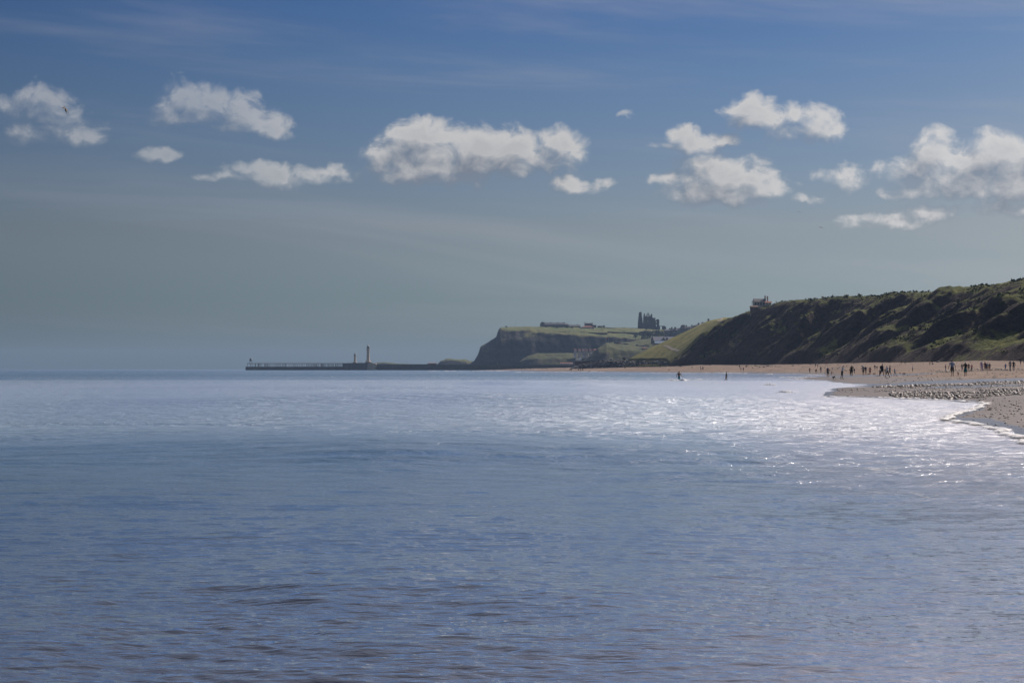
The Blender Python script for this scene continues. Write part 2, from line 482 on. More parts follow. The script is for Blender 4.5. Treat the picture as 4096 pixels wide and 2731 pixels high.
# pale sheen painted into the water colour, standing in for brighter reflections
body = nt.mix(nt.math('MULTIPLY', nt.attr('painted_sheen'), 0.60, clamp=True), body, nt.mix(sh, (0.21, 0.315, 0.43), (0.31, 0.30, 0.35)))
# foam left by breaking waves: lacy, drawn out along the shore
fn = nt.noise(nt.vmath('MULTIPLY', pos, (1.0, 0.42, 0.0)), 1.3, 8.0, 0.68, 0.8)
fmask = nt.rng(nt.math('ADD', fn, nt.math('MULTIPLY', fo, 0.34)), 0.66, 0.86)
bn1 = nt.noise(nt.vmath('MULTIPLY', pos, (0.75, 0.9, 0.0)), 1.5, 6.0, 0.66, 0.3)
bn2 = nt.noise(nt.vmath('MULTIPLY', pos, (0.22, 1.0, 0.0)), 17.0, 3.0, 0.55, 0.15)
bump = nt.new('ShaderNodeBump')
bump.inputs['Distance'].default_value = 0.30
bump.inputs['Strength'].default_value = 0.75
nt.put(bump.inputs['Height'], nt.math('MULTIPLY_ADD', nt.math('MAXIMUM', nt.math('SUBTRACT', 1.0, fi), 0.05), nt.math('MULTIPLY', bn2, 0.085), nt.math('MULTIPLY', fi, bn1)))
# still water mirrors the sky at a glancing angle; wave faces turned to the eye show the water itself
lw = nt.new('ShaderNodeLayerWeight'); lw.inputs['Blend'].default_value = 0.5
nt.l.new(bump.outputs[0], lw.inputs['Normal'])
fre = nt.ramp(lw.outputs['Facing'], [(0.0, (.02,) * 3), (0.50, (.07,) * 3), (0.68, (.18,) * 3), (0.80, (.46,) * 3), (0.90, (.90,) * 3), (1.0, (1.0,) * 3)])
gls = nt.new('ShaderNodeBsdfGlossy')
gls.inputs['Color'].default_value = (0.97, 0.98, 1.0, 1)
nt.put(gls.inputs['Roughness'], ro)
nt.l.new(bump.outputs[0], gls.inputs['Normal'])
dif = nt.new('ShaderNodeBsdfDiffuse')
nt.put(dif.inputs['Color'], nt.mix(fmask, body, (0.78, 0.78, 0.76)))
nt.l.new(bump.outputs[0], dif.inputs['Normal'])
mxs = nt.new('ShaderNodeMixShader')
nt.put(mxs.inputs[0], nt.math('MULTIPLY', fre, nt.math('SUBTRACT', 1.0, nt.math('MULTIPLY', fmask, 0.9))))
nt.l.new(dif.outputs[0], mxs.inputs[1]); nt.l.new(gls.outputs[0], mxs.inputs[2])
nt.l.new(mxs.outputs[0], sea_mat.node_tree.nodes['Material Output'].inputs[0])
nt.n.remove(b)
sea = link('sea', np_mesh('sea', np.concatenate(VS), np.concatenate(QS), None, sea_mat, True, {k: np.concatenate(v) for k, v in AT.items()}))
tag(sea, 'blue grey sea with small ripples and low swell', None, None, 'structure')

# ------------------------------------------------------------------ materials of the land
def land_mat(name, grass_a, grass_b, soil_a, soil_b, lo, hi, scale, bump_d, speck=0.5):
    m, nt, b = new_mat(name)
    geo = nt.new('ShaderNodeNewGeometry')
    pos = geo.outputs['Position']
    nx, ny, nz = nt.xyz(geo.outputs['Normal'])
    n1 = nt.noise(pos, scale, 6.0, 0.62)
    n2 = nt.noise(pos, scale * 5.3, 5.0, 0.6)
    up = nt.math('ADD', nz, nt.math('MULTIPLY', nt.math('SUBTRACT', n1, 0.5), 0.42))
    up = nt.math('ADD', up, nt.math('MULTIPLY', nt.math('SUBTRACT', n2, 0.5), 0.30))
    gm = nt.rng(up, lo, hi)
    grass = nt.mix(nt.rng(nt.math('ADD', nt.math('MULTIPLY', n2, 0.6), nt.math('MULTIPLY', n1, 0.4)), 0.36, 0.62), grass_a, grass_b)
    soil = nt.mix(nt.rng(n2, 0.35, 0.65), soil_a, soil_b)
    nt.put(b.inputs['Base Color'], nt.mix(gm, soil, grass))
    b.inputs['Roughness'].default_value = 0.95
    b.inputs['Specular IOR Level'].default_value = 0.15
    bp = nt.new('ShaderNodeBump'); bp.inputs['Distance'].default_value = bump_d; bp.inputs['Strength'].default_value = speck
    n3 = nt.noise(pos, scale * 14.0, 4.0, 0.65)
    nt.put(bp.inputs['Height'], nt.math('ADD', n3, nt.math('MULTIPLY', n2, 1.2)))
    nt.l.new(bp.outputs[0], b.inputs['Normal'])
    return m

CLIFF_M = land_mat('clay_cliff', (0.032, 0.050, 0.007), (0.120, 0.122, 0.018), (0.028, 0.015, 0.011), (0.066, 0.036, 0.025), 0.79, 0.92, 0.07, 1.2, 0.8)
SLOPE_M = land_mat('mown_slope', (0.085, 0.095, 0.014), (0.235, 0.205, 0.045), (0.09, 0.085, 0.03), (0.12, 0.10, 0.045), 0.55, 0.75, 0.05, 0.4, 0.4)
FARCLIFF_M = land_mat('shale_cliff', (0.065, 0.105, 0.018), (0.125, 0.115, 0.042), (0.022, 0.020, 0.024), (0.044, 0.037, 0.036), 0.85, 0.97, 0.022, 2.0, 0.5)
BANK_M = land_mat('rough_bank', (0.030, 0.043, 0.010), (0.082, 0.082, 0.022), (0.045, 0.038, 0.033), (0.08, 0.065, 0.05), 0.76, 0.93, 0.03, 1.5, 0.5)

# ------------------------------------------------------------------ beach
X, Y, cell, nr, na = polar_patch(22.0, 2700.0, 1.0085, -2.5 * D2R, 26 * D2R, 330)
zb = beach_z(X, Y)
keep = zb
ripple = fbm(X / 1.1, Y / 2.2, 3, 14) * 0.012 * np.clip(70 / Y, 0.2, 1) + fbm(X / 4.0, Y / 7.0, 3, 33) * 0.02
zs = zb + ripple * sstep(0.0, 0.25, zb)
pxg = 2048 + F * X / Y
wet = 1.0 - sstep(0.10, 0.85, zb + fbm(X / 6.0, Y / 14.0, 3, 5) * 0.10)
def strip(y0, y1, soft, px0=3250, px1=9999, wob=6.0):
    w = Y + fbm(X / 14.0, Y / 40.0, 3, 8) * wob
    return sstep(y0 - soft, y0 + soft, w) * (1 - sstep(y1 - soft, y1 + soft, w)) * sstep(px0 - 160, px0 + 160, pxg) * (1 - sstep(px1 - 260, px1 + 160, pxg))
stream = np.maximum(strip(172, 202, 6, wob=8), strip(318, 368, 14, 3250, 3800, 20))
stream = np.maximum(stream, strip(134, 146, 4, 3700, wob=5))
stream = np.maximum(stream, (1 - sstep(0.012, 0.05, zb + fbm(X / 2.0, Y / 4.0, 3, 15) * .02)) * (Y < 330))
wet2 = np.maximum(wet, 0.72 * (1 - sstep(86, 104, Y + fbm(X / 5, Y / 12, 3, 6) * 5)))
sand_m, nt, b = new_mat('beach_sand')
geo = nt.new('ShaderNodeNewGeometry'); pos = geo.outputs['Position']
wt_a, st_a = nt.attr('wet'), nt.attr('stream')
n1 = nt.noise(nt.vmath('MULTIPLY', pos, (1.0, 0.35, 1.0)), 0.12, 7.0, 0.65, 0.4)
n2 = nt.noise(pos, 2.2, 5.0, 0.65)
dry = nt.mix(nt.rng(n1, 0.35, 0.65), (0.165, 0.122, 0.096), (0.250, 0.188, 0.146))
dry = nt.mix(nt.rng(n2, 0.55, 0.78), dry, (0.11, 0.085, 0.072))
damp = nt.mix(nt.rng(n2, 0.4, 0.7), (0.098, 0.078, 0.068), (0.060, 0.048, 0.044))
tide = nt.math('FRACT', nt.math('MULTIPLY_ADD', n1, 0.9, nt.math('MULTIPLY', nt.xyz(pos)[2], 0.9)))
tide = nt.math('MULTIPLY', nt.rng(nt.math('ABSOLUTE', nt.math('SUBTRACT', tide, 0.5)), 0.0, 0.07, 1.0, 0.0), nt.rng(n2, 0.42, 0.60))
dry = nt.mix(nt.math('MULTIPLY', tide, 0.75), dry, (0.060, 0.048, 0.040))
wmix = nt.rng(nt.math('ADD', nt.math('MULTIPLY', nt.math('SUBTRACT', n1, 0.5), 0.8), wt_a), 0.25, 0.75)
film = nt.rng(nt.math('ADD', nt.math('MULTIPLY', nt.math('SUBTRACT', n1, 0.5), 0.5), st_a), 0.40, 0.62)
colr = nt.mix(wmix, dry, damp)
colr = nt.mix(film, colr, (0.07, 0.068, 0.07))
nt.put(b.inputs['Base Color'], colr)
nt.put(b.inputs['Roughness'], nt.mixf(film, nt.mixf(wmix, 0.95, 0.62), 0.30))
nt.put(b.inputs['Specular IOR Level'], nt.mixf(film, nt.mixf(wmix, 0.1, 0.35), 0.5))
bp = nt.new('ShaderNodeBump'); bp.inputs['Distance'].default_value = 0.05
nt.put(bp.inputs['Strength'], nt.mixf(film, 0.6, 0.30))
nt.put(bp.inputs['Height'], nt.noise(pos, 5.0, 6.0, 0.7))
nt.l.new(bp.outputs[0], b.inputs['Normal'])
ok = (zs > -1.2)
q = grid_quads(nr, na)[:, ::-1]
fl = ok.ravel()
q = q[fl[q].any(axis=1)]
beach = link('beach', np_mesh('beach', np.stack([X, Y, zs], -1), q, None, sand_m, True, {'wet': wet2, 'stream': stream}))
tag(beach, 'pinkish sand beach with wet runnels', None, None, 'structure')

# ------------------------------------------------------------------ the near cliffs: foot line, top line and height along the shore
CY = [330, 450, 570, 640, 720, 800, 920, 1020, 1120, 1220, 1290, 1335, 1360, 1400, 1440, 1480, 1520, 1600, 1750, 1900]
CF = [176, 160, 147, 143, 139, 141, 144, 139, 133, 122, 112, 104, 108, 108, 104, 97, 88, 93, 103, 112]
CT = [250, 235, 222, 214, 206, 202, 196, 188, 178, 164, 152, 146, 148, 151, 154, 157, 160, 172, 190, 206]
CZ = [35, 34.5, 34.5, 35.5, 36.2, 36.2, 37.2, 39.2, 41.5, 42.2, 37.6, 36, 36.4, 37.6, 38.6, 39.6, 40.4, 41.6, 43, 44]
def cliff_z(X, Y, parts=False):
    wob = fbm(Y / 60.0, X / 400.0, 4, 40) * 6.0 * (1 - sstep(1330, 1400, Y)) + fbm(Y / 17.0, X / 90.0, 3, 44) * 2.0 * (1 - sstep(1330, 1400, Y))
    xf = np.interp(Y, CY, CF); xt = np.interp(Y, CY, CT) + wob * 0.75
    zt = np.interp(Y, CY, CZ) + fbm(Y / 90.0, X / 160.0, 3, 51) * 1.4
    zf = 3.0 + 4.4 * sstep(1345, 1420, Y)
    t = (X - xf) / (xt - xf)
    green = sstep(1338, 1385, Y)
    # broken clay slope: low cliff, sagging bench, steep upper face
    tt = np.clip(t, -0.3, 1.0)
    bench = np.clip(0.5 + 1.6 * perlin(Y / 120.0, Y * 0 + 2.2, 60), 0, 1) * (1 - sstep(880, 1050, Y) * 0.6)
    p_b = np.interp(tt, [-0.3, 0.0, 0.10, 0.22, 0.50, 0.64, 0.93, 1.0], [-.05, 0.0, 0.20, 0.26, 0.42, 0.56, 0.97, 1.0])
    p_s = np.interp(tt, [-0.3, 0.0, 0.12, 0.85, 1.0], [-.05, 0.0, 0.17, 0.93, 1.0])
    p = p_s + (p_b - p_s) * bench
    pg = np.interp(tt, [-0.3, 0.0, 0.85, 1.0], [-.05, 0.05, 0.93, 1.0])
    p = p + (pg - p) * green
    z = zf + (zt - zf) * p
    mid = np.sin(np.pi * np.clip(tt, 0, 1)) ** 1.25
    # gullies and spurs run down the slope, bending along the shore
    yy = Y + (X - xf) * 0.12
    def saw(u, steep):
        f = u - np.floor(u)
        return np.where(f < steep, f / steep, 1 - (f - steep) / (1 - steep)) - 0.5
    u1 = yy / 105.0 + fbm(X / 90.0, Y / 160.0, 3, 70) * 0.55
    u2 = yy / 37.0 + fbm(X / 40.0, Y / 60.0, 3, 72) * 0.6
    a1 = np.clip(0.75 + 0.9 * perlin(Y / 150.0, X / 60.0, 73), 0.2, 1.3); a2 = np.clip(0.7 + 1.2 * perlin(Y / 60.0, X / 40.0, 74), 0.1, 1.4)
    gul = saw(u1, 0.16) * 10.5 * a1 + saw(u2, 0.20) * 4.2 * a2 + ridged(yy / 14.0 + 4.2, X / 50.0, 3, 75, 0.5) * 0.9
    slump = fbm(X / 26.0, Y / 46.0, 4, 81, 0.55) * 3.6
    ter = np.abs(perlin(X / 14.0 + 0.02 * Y, Y / 52.0, 88)) * 3.4
    z = z + mid * (gul + slump + ter) * (1 - green * 0.93)
    edge = np.clip((tt - 0.8) / 0.2, 0, 1)
    z = z + fbm(X / 3.0, Y / 4.0, 3, 95) * 0.55 * (1 - green * .8) * np.clip(tt * 6, 0, 1)
    z = z + np.where(t > 1, -(X - xt) * 0.012 + fbm(X / 40.0, Y / 40.0, 3, 97) * 1.0 * np.clip((t - 1) * 4, 0, 1), 0)
    z = np.where(t < 0, zf + t * 30.0, z)
    return z, t, green
ys = np.concatenate([np.arange(420, 1000, 1.5), np.arange(1000, 1420, 1.9), np.arange(1420, 1900, 6)])
ss = np.concatenate([np.linspace(-0.12, 1.25, 150), np.linspace(1.4, 6, 12)])
Yg, Sg = np.meshgrid(ys, ss, indexing='ij')
Xg = np.interp(Yg, CY, CF) + Sg * (np.interp(Yg, CY, CT) - np.interp(Yg, CY, CF))
Zg, Tg, Gg = cliff_z(Xg, Yg)
split = int(np.searchsorted(ys, 1350))
def sub(name, i0, i1, mat, label):
    n = i1 - i0
    me = np_mesh(name, np.stack([Xg, Yg, Zg], -1)[i0:i1], grid_quads(n, len(ss))[:, ::-1], None, mat, True)
    o = link(name, me)
    tag(o, label, None, None, 'structure')
    return o
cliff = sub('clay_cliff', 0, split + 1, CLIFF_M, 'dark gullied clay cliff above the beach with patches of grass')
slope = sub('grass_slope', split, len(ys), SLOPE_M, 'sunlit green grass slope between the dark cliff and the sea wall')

# ------------------------------------------------------------------ far land, built from its outlines at its real distance
def landform(name, cols, mat, label, n_px=160, n_v=40, rough=6.0, seed=0, back=400.0, vert_rough=2.0):
    """cols: column -> [(row, distance), ...] from the foot to the back edge"""
    ks = sorted(cols)
    def resample(pts, n):
        pts = np.array([tuple(at(0, py, d))[2:] + (d,) for py, d in pts])
        seg = np.r_[0, np.cumsum(np.hypot(np.diff(pts[:, 0]) * 2.0, np.diff(pts[:, 1]) * 0.4) + 1e-3)]
        u = np.linspace(0, seg[-1], n)
        return np.interp(u, seg, pts[:, 0]), np.interp(u, seg, pts[:, 1])
    Zk, Dk = zip(*[resample(cols[k], n_v) for k in ks])
    Zk, Dk = np.array(Zk), np.array(Dk)
    pxs = np.linspace(ks[0], ks[-1], n_px)
    Zs = np.stack([np.interp(pxs, ks, Zk[:, j]) for j in range(n_v)], 1)
    Ds = np.stack([np.interp(pxs, ks, Dk[:, j]) for j in range(n_v)], 1)
    Xs = (pxs[:, None] - 2048) / F * Ds
    steep = np.abs(np.gradient(Zs, axis=1)) / (np.abs(np.gradient(Ds, axis=1)) + np.abs(np.gradient(Zs, axis=1)) + 1e-6)
    Ds = Ds + steep * (ridged(Xs / 55.0, Zs / 90.0, 4, seed, .55) * rough + fbm(Xs / 12.0, Zs / 9.0, 3, seed + 3) * rough * .4)
    Zs = Zs + fbm(Xs / 18.0, Ds / 24.0, 4, seed + 9, .55) * vert_rough * np.clip(1.2 - np.abs(np.linspace(-1, 1, n_v))[None, :], 0.15, 1)
    me = np_mesh(name, np.stack([Xs, Ds, Zs], -1), grid_quads(n_px, n_v)[:, ::-1], None, mat, True)
    return tag(link(name, me), label, None, None, 'structure')

landform('east_headland', {
    1880: [(1482, 2990), (1470, 3000), (1456, 3060), (1455, 3500)],
    1897: [(1482, 2990), (1460, 3010), (1446, 3030), (1444, 3500)],
    1912: [(1482, 2985), (1440, 3010), (1420, 3040), (1418, 3500)],
    1922: [(1482, 2980), (1420, 3010), (1388, 3040), (1386, 3500)],
    1955: [(1482, 2975), (1410, 3005), (1370, 3050), (1368, 3500)],
    1985: [(1482, 2970), (1400, 3000), (1350, 3050), (1348, 3500)],
    1994: [(1482, 2970), (1390, 3000), (1320, 3040), (1318, 3500)],
    2003: [(1482, 2970), (1380, 3000), (1313, 3045), (1309, 3500)],
    2060: [(1482, 2965), (1370, 3000), (1322, 3030), (1309, 3120), (1307, 3500)],
    2120: [(1482, 2960), (1365, 3000), (1318, 3035), (1308, 3110), (1307, 3500)],
    2150: [(1482, 2960), (1370, 3000), (1330, 3025), (1318, 3060), (1309, 3110), (1308, 3500)],
    2280: [(1482, 2955), (1380, 2990), (1338, 3010), (1324, 3040), (1310, 3130), (1309, 3500)],
    2400: [(1482, 2950), (1385, 2985), (1348, 3005), (1338, 3030), (1312, 3140), (1309, 3500)],
    2500: [(1482, 2945), (1390, 2980), (1352, 3000), (1340, 3030), (1312, 3150), (1311, 3500)],
    2580: [(1482, 2940), (1400, 2970), (1360, 2995), (1345, 3030), (1317, 3180), (1314, 3500)],
    2700: [(1482, 2940), (1400, 2970), (1370, 3000), (1350, 3060), (1322, 3200), (1320, 3500)],
    2900: [(1482, 2940), (1400, 2970), (1370, 3000), (1350, 3060), (1322, 3200), (1320, 3500)],
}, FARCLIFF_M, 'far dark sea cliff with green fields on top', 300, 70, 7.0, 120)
landform('harbour_bank', {
    2078: [(1482, 2840), (1450, 2850), (1446, 2870), (1446, 2930)],
    2090: [(1482, 2835), (1442, 2850), (1436, 2875), (1436, 2930)],
    2112: [(1482, 2830), (1436, 2850), (1424, 2880), (1424, 2940)],
    2150: [(1482, 2825), (1434, 2850), (1414, 2890), (1413, 2950)],
    2290: [(1482, 2820), (1436, 2850), (1418, 2885), (1412, 2950)],
    2420: [(1482, 2820), (1436, 2850), (1418, 2885), (1412, 2950)],
}, BANK_M, 'low green bank behind the pier', 90, 26, 3.0, 140)
landform('west_bluff', {
    2300: [(1484, 2480), (1470, 2492), (1464, 2520), (1463, 2760)],
    2330: [(1484, 2475), (1458, 2490), (1448, 2510), (1447, 2760)],
    2362: [(1484, 2470), (1440, 2490), (1424, 2510), (1423, 2760)],
    2392: [(1484, 2465), (1420, 2490), (1395, 2515), (1393, 2760)],
    2425: [(1484, 2460), (1410, 2490), (1384, 2515), (1373, 2580), (1371, 2760)],
    2452: [(1484, 2455), (1420, 2490), (1392, 2510), (1372, 2590), (1370, 2760)],
    2520: [(1484, 2450), (1440, 2480), (1402, 2500), (1382, 2590), (1376, 2700), (1368, 2800)],
    2560: [(1484, 2440), (1430, 2475), (1404, 2500), (1388, 2580), (1370, 2720), (1358, 2820)],
    2620: [(1484, 2430), (1420, 2470), (1400, 2500), (1386, 2560), (1368, 2700), (1350, 2850)],
    2720: [(1484, 2430), (1410, 2470), (1385, 2500), (1370, 2560), (1345, 2700), (1335, 2850)],
    2900: [(1484, 2430), (1390, 2470), (1350, 2500), (1335, 2560), (1315, 2700), (1305, 2850)],
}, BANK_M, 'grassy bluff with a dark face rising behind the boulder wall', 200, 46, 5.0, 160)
landform('rocky_nab', {
    1742: [(1484, 3700), (1466, 3720), (1464, 3760), (1484, 3900)],
    1752: [(1484, 3700), (1456, 3720), (1453, 3760), (1484, 3900)],
    1764: [(1484, 3690), (1445, 3720), (1442, 3760), (1484, 3920)],
    1788: [(1484, 3690), (1440, 3720), (1434, 3760), (1484, 3940)],
    1815: [(1484, 3690), (1441, 3720), (1435, 3760), (1484, 3940)],
    1835: [(1484, 3690), (1441, 3720), (1435, 3765), (1484, 3940)],
    1850: [(1484, 3690), (1443, 3720), (1437, 3760), (1484, 3940)],
    1862: [(1484, 3690), (1444, 3720), (1436, 3760), (1484, 3940)],
    1878: [(1484, 3690), (1450, 3720), (1443, 3760), (1484, 3940)],
    1905: [(1484, 3690), (1458, 3720), (1447, 3760), (1484, 3940)],
}, FARCLIFF_M, 'low brown rocky headland beyond the far cliff', 70, 22, 4.0, 180)
landform('distant_point', {
    1500: [(1480, 4300), (1456, 4320), (1455, 4380), (1480, 4500)],
    1508: [(1480, 4300), (1450, 4320), (1449, 4380), (1480, 4500)],
    1540: [(1480, 4300), (1449, 4320), (1448, 4380), (1480, 4500)],
    1565: [(1480, 4300), (1451, 4320), (1450, 4380), (1480, 4500)],
    1585: [(1480, 4300), (1454, 4320), (1453, 4380), (1480, 4500)],
    1760: [(1480, 4300), (1462, 4320), (1461, 4380), (1480, 4500)],
}, FARCLIFF_M, 'low hazy point of land behind the pier', 60, 14, 2.0, 190, 400, .6)

# ------------------------------------------------------------------ scrub and tussocks on the near cliff
def scrub_material():
    m, nt, p = new_mat('scrub_leaves')
    geo = nt.new('ShaderNodeNewGeometry')
    n = nt.noise(geo.outputs['Position'], 0.22, 5.0, 0.65)
    nt.put(p.inputs['Base Color'], nt.mix(nt.rng(n, 0.35, 0.65), (0.020, 0.034, 0.007), (0.105, 0.105, 0.024)))
    p.inputs['Roughness'].default_value = 0.9
    p.inputs['Specular IOR Level'].default_value = 0.1
    return m
sr = np.random.RandomState(4)
vn = np.stack(np.gradient(Zg, axis=(0, 1)), -1)
dYs = np.gradient(Yg, axis=0); dXs = np.gradient(Xg, axis=1)
slope_ = np.hypot(vn[..., 0] / dYs, vn[..., 1] / np.maximum(dXs, .05))
wgt = np.where((Tg > .06) & (Tg < 1.15) & (Yg < 1335), np.clip(1.5 - slope_, 0.0, 1.0), 0) * np.clip(.35 + 2.2 * fbm(Xg / 30.0, Yg / 30.0, 3, 201), 0, 1) * (1 + 3.0 * (Tg > .92))
wgt = wgt * np.clip(1200 / Yg - .6, .35, 1.5)
pick = sr.choice(Zg.size, 3600, p=(wgt / wgt.sum()).ravel())
cx_, cy_, cz_ = Xg.ravel()[pick], Yg.ravel()[pick], Zg.ravel()[pick]
size = 0.35 + 1.1 * sr.rand(len(pick)) ** 2.5
KQ = 8
cent = np.stack([cx_, cy_, cz_], 1)[:, None, :] + sr.normal(size=(len(pick), KQ, 3)) * np.array([.55, .55, .30]) * size[:, None, None] + np.array([0, 0, .25]) * size[:, None, None]
a_ = sr.normal(size=(len(pick), KQ, 3)); a_ /= np.linalg.norm(a_, axis=2)[..., None]
b2 = np.cross(a_, sr.normal(size=a_.shape)); b2 /= np.linalg.norm(b2, axis=2)[..., None]
ls = (size[:, None, None] * (.30 + .35 * sr.rand(len(pick), KQ, 1)))
sv = np.stack([cent - a_ * ls, cent + b2 * ls * .7, cent + a_ * ls, cent - b2 * ls * .7], 2).reshape(-1, 3)
tag(link('scrub', np_mesh('scrub', sv, np.arange(len(sv)).reshape(-1, 4), None, scrub_material(), False)), 'low scrub and grass tussocks covering the near cliff', None, None, 'stuff')

# ------------------------------------------------------------------ mesh builder
class MB:
    def __init__(s):
        s.v = []; s.f = []; s.mi = []
    def add(s, v, f, mi=0):
        o = len(s.v)
        s.v += [tuple(p) for p in v]
        s.f += [tuple(i + o for i in q) for q in f]
        s.mi += [mi] * len(f)
        return s
    def box(s, x0, x1, y0, y1, z0, z1, mi=0):
        return s.add([(x0, y0, z0), (x1, y0, z0), (x1, y1, z0), (x0, y1, z0), (x0, y0, z1), (x1, y0, z1), (x1, y1, z1), (x0, y1, z1)],
                     [(0, 3, 2, 1), (4, 5, 6, 7), (0, 1, 5, 4), (1, 2, 6, 5), (2, 3, 7, 6), (3, 0, 4, 7)], mi)
    def taper(s, cx, cy, z0, z1, wx0, wy0, wx1, wy1, mi=0):
        v = []
        for z, wx, wy in ((z0, wx0, wy0), (z1, wx1, wy1)):
            v += [(cx - wx, cy - wy, z), (cx + wx, cy - wy, z), (cx + wx, cy + wy, z), (cx - wx, cy + wy, z)]
        return s.add(v, [(0, 3, 2, 1), (4, 5, 6, 7), (0, 1, 5, 4), (1, 2, 6, 5), (2, 3, 7, 6), (3, 0, 4, 7)], mi)
    def prism(s, poly, y0, y1, mi=0):
        """outline in x,z pushed along y"""
        n = len(poly)
        v = [(x, y0, z) for x, z in poly] + [(x, y1, z) for x, z in poly]
        f = [tuple(range(n)), tuple(range(2 * n - 1, n - 1, -1))]
        f += [(i, i + n, (i + 1) % n + n, (i + 1) % n) for i in range(n)]
        return s.add(v, f, mi)
    def lathe(s, prof, cx=0, cy=0, seg=16, mi=0):
        v = []; f = []
        for r, z in prof:
            v += [(cx + r * math.cos(2 * math.pi * k / seg), cy + r * math.sin(2 * math.pi * k / seg), z) for k in range(seg)]
        for i in range(len(prof) - 1):
            for k in range(seg):
                a = i * seg + k; b_ = i * seg + (k + 1) % seg
                f.append((a, b_, b_ + seg, a + seg))
        f.append(tuple(range(seg - 1, -1, -1))); f.append(tuple((len(prof) - 1) * seg + k for k in range(seg)))
        return s.add(v, f, mi)
    def bar(s, a, b, r, seg=5, r2=None, mi=0):
        a = Vector(a); b = Vector(b); d = (b - a)
        if d.length < 1e-6:
            return s
        z = d.normalized(); x = z.orthogonal().normalized(); y = z.cross(x)
        r2 = r if r2 is None else r2
        v = [tuple(a + (x * math.cos(2 * math.pi * k / seg) + y * math.sin(2 * math.pi * k / seg)) * r) for k in range(seg)]
        v += [tuple(b + (x * math.cos(2 * math.pi * k / seg) + y * math.sin(2 * math.pi * k / seg)) * r2) for k in range(seg)]
        f = [(k, (k + 1) % seg, (k + 1) % seg + seg, k + seg) for k in range(seg)]
        f += [tuple(range(seg - 1, -1, -1)), tuple(range(seg, 2 * seg))]
        return s.add(v, f, mi)
    def gable(s, x0, x1, y0, y1, z0, z1, mi=0, over=0.0):
        """ridge along x"""
        x0 -= over; x1 += over; y0 -= over; y1 += over
        ym = (y0 + y1) / 2
        return s.add([(x0, y0, z0), (x1, y0, z0), (x1, y1, z0), (x0, y1, z0), (x0, ym, z1), (x1, ym, z1)],
                     [(0, 3, 2, 1), (0, 1, 5, 4), (2, 3, 4, 5), (1, 2, 5), (3, 0, 4)], mi)
    def gable_y(s, x0, x1, y0, y1, z0, z1, mi=0, over=0.0):
        x0 -= over; x1 += over; y0 -= over; y1 += over
        xm = (x0 + x1) / 2
        return s.add([(x0, y0, z0), (x1, y0, z0), (x1, y1, z0), (x0, y1, z0), (xm, y0, z1), (xm, y1, z1)],
                     [(0, 3, 2, 1), (0, 4, 5, 3), (1, 2, 5, 4), (0, 1, 4), (2, 3, 5)], mi)
    def hip(s, x0, x1, y0, y1, z0, z1, mi=0, over=0.0):
        x0 -= over; x1 += over; y0 -= over; y1 += over
        ym = (y0 + y1) / 2; k = min((y1 - y0) / 2, (x1 - x0) / 2 * .95)
        return s.add([(x0, y0, z0), (x1, y0, z0), (x1, y1, z0), (x0, y1, z0), (x0 + k, ym, z1), (x1 - k, ym, z1)],
                     [(0, 3, 2, 1), (0, 1, 5, 4), (2, 3, 4, 5), (1, 2, 5), (3, 0, 4)], mi)
    def mesh(s, name, mats, smooth=False):
        me = bpy.data.meshes.new(name)
        me.from_pydata(s.v, [], s.f)
        for m in (mats if isinstance(mats, (list, tuple)) else [mats]):
            me.materials.append(m)
        if any(s.mi):
            me.polygons.foreach_set('material_index', s.mi)
        if smooth:
            me.polygons.foreach_set('use_smooth', [True] * len(me.polygons))
        me.update()
        return me
    def build(s, name, mats, parent=None, smooth=False, loc=None):
        o = link(name, s.mesh(name, mats, smooth), parent)
        if loc is not None:
            o.location = loc
        return o

def surf(name, a, b, scale=0.5, rough=0.85, bump=0.0, spec=0.3, stretch=(1, 1, 1)):
    m, nt, p = new_mat(name)
    tc_ = nt.new('ShaderNodeTexCoord')
    vec = nt.vmath('MULTIPLY', tc_.outputs['Object'], stretch)
    n = nt.noise(vec, scale, 5.0, 0.62)
    nt.put(p.inputs['Base Color'], nt.mix(nt.rng(n, 0.32, 0.68), a, b))
    p.inputs['Roughness'].default_value = rough
    p.inputs['Specular IOR Level'].default_value = spec
    if bump > 0:
        bp = nt.new('ShaderNodeBump'); bp.inputs['Distance'].default_value = bump; bp.inputs['Strength'].default_value = 0.7
        nt.put(bp.inputs['Height'], nt.noise(vec, scale * 3.5, 4.0, 0.6))
        nt.l.new(bp.outputs[0], p.inputs['Normal'])
    return m

def copy_tree(o, parent=None):
    c = o.copy(); COL.objects.link(c)
    if parent is not None:
        c.parent = parent
    for ch in list(o.children):
        copy_tree(ch, c)
    return c

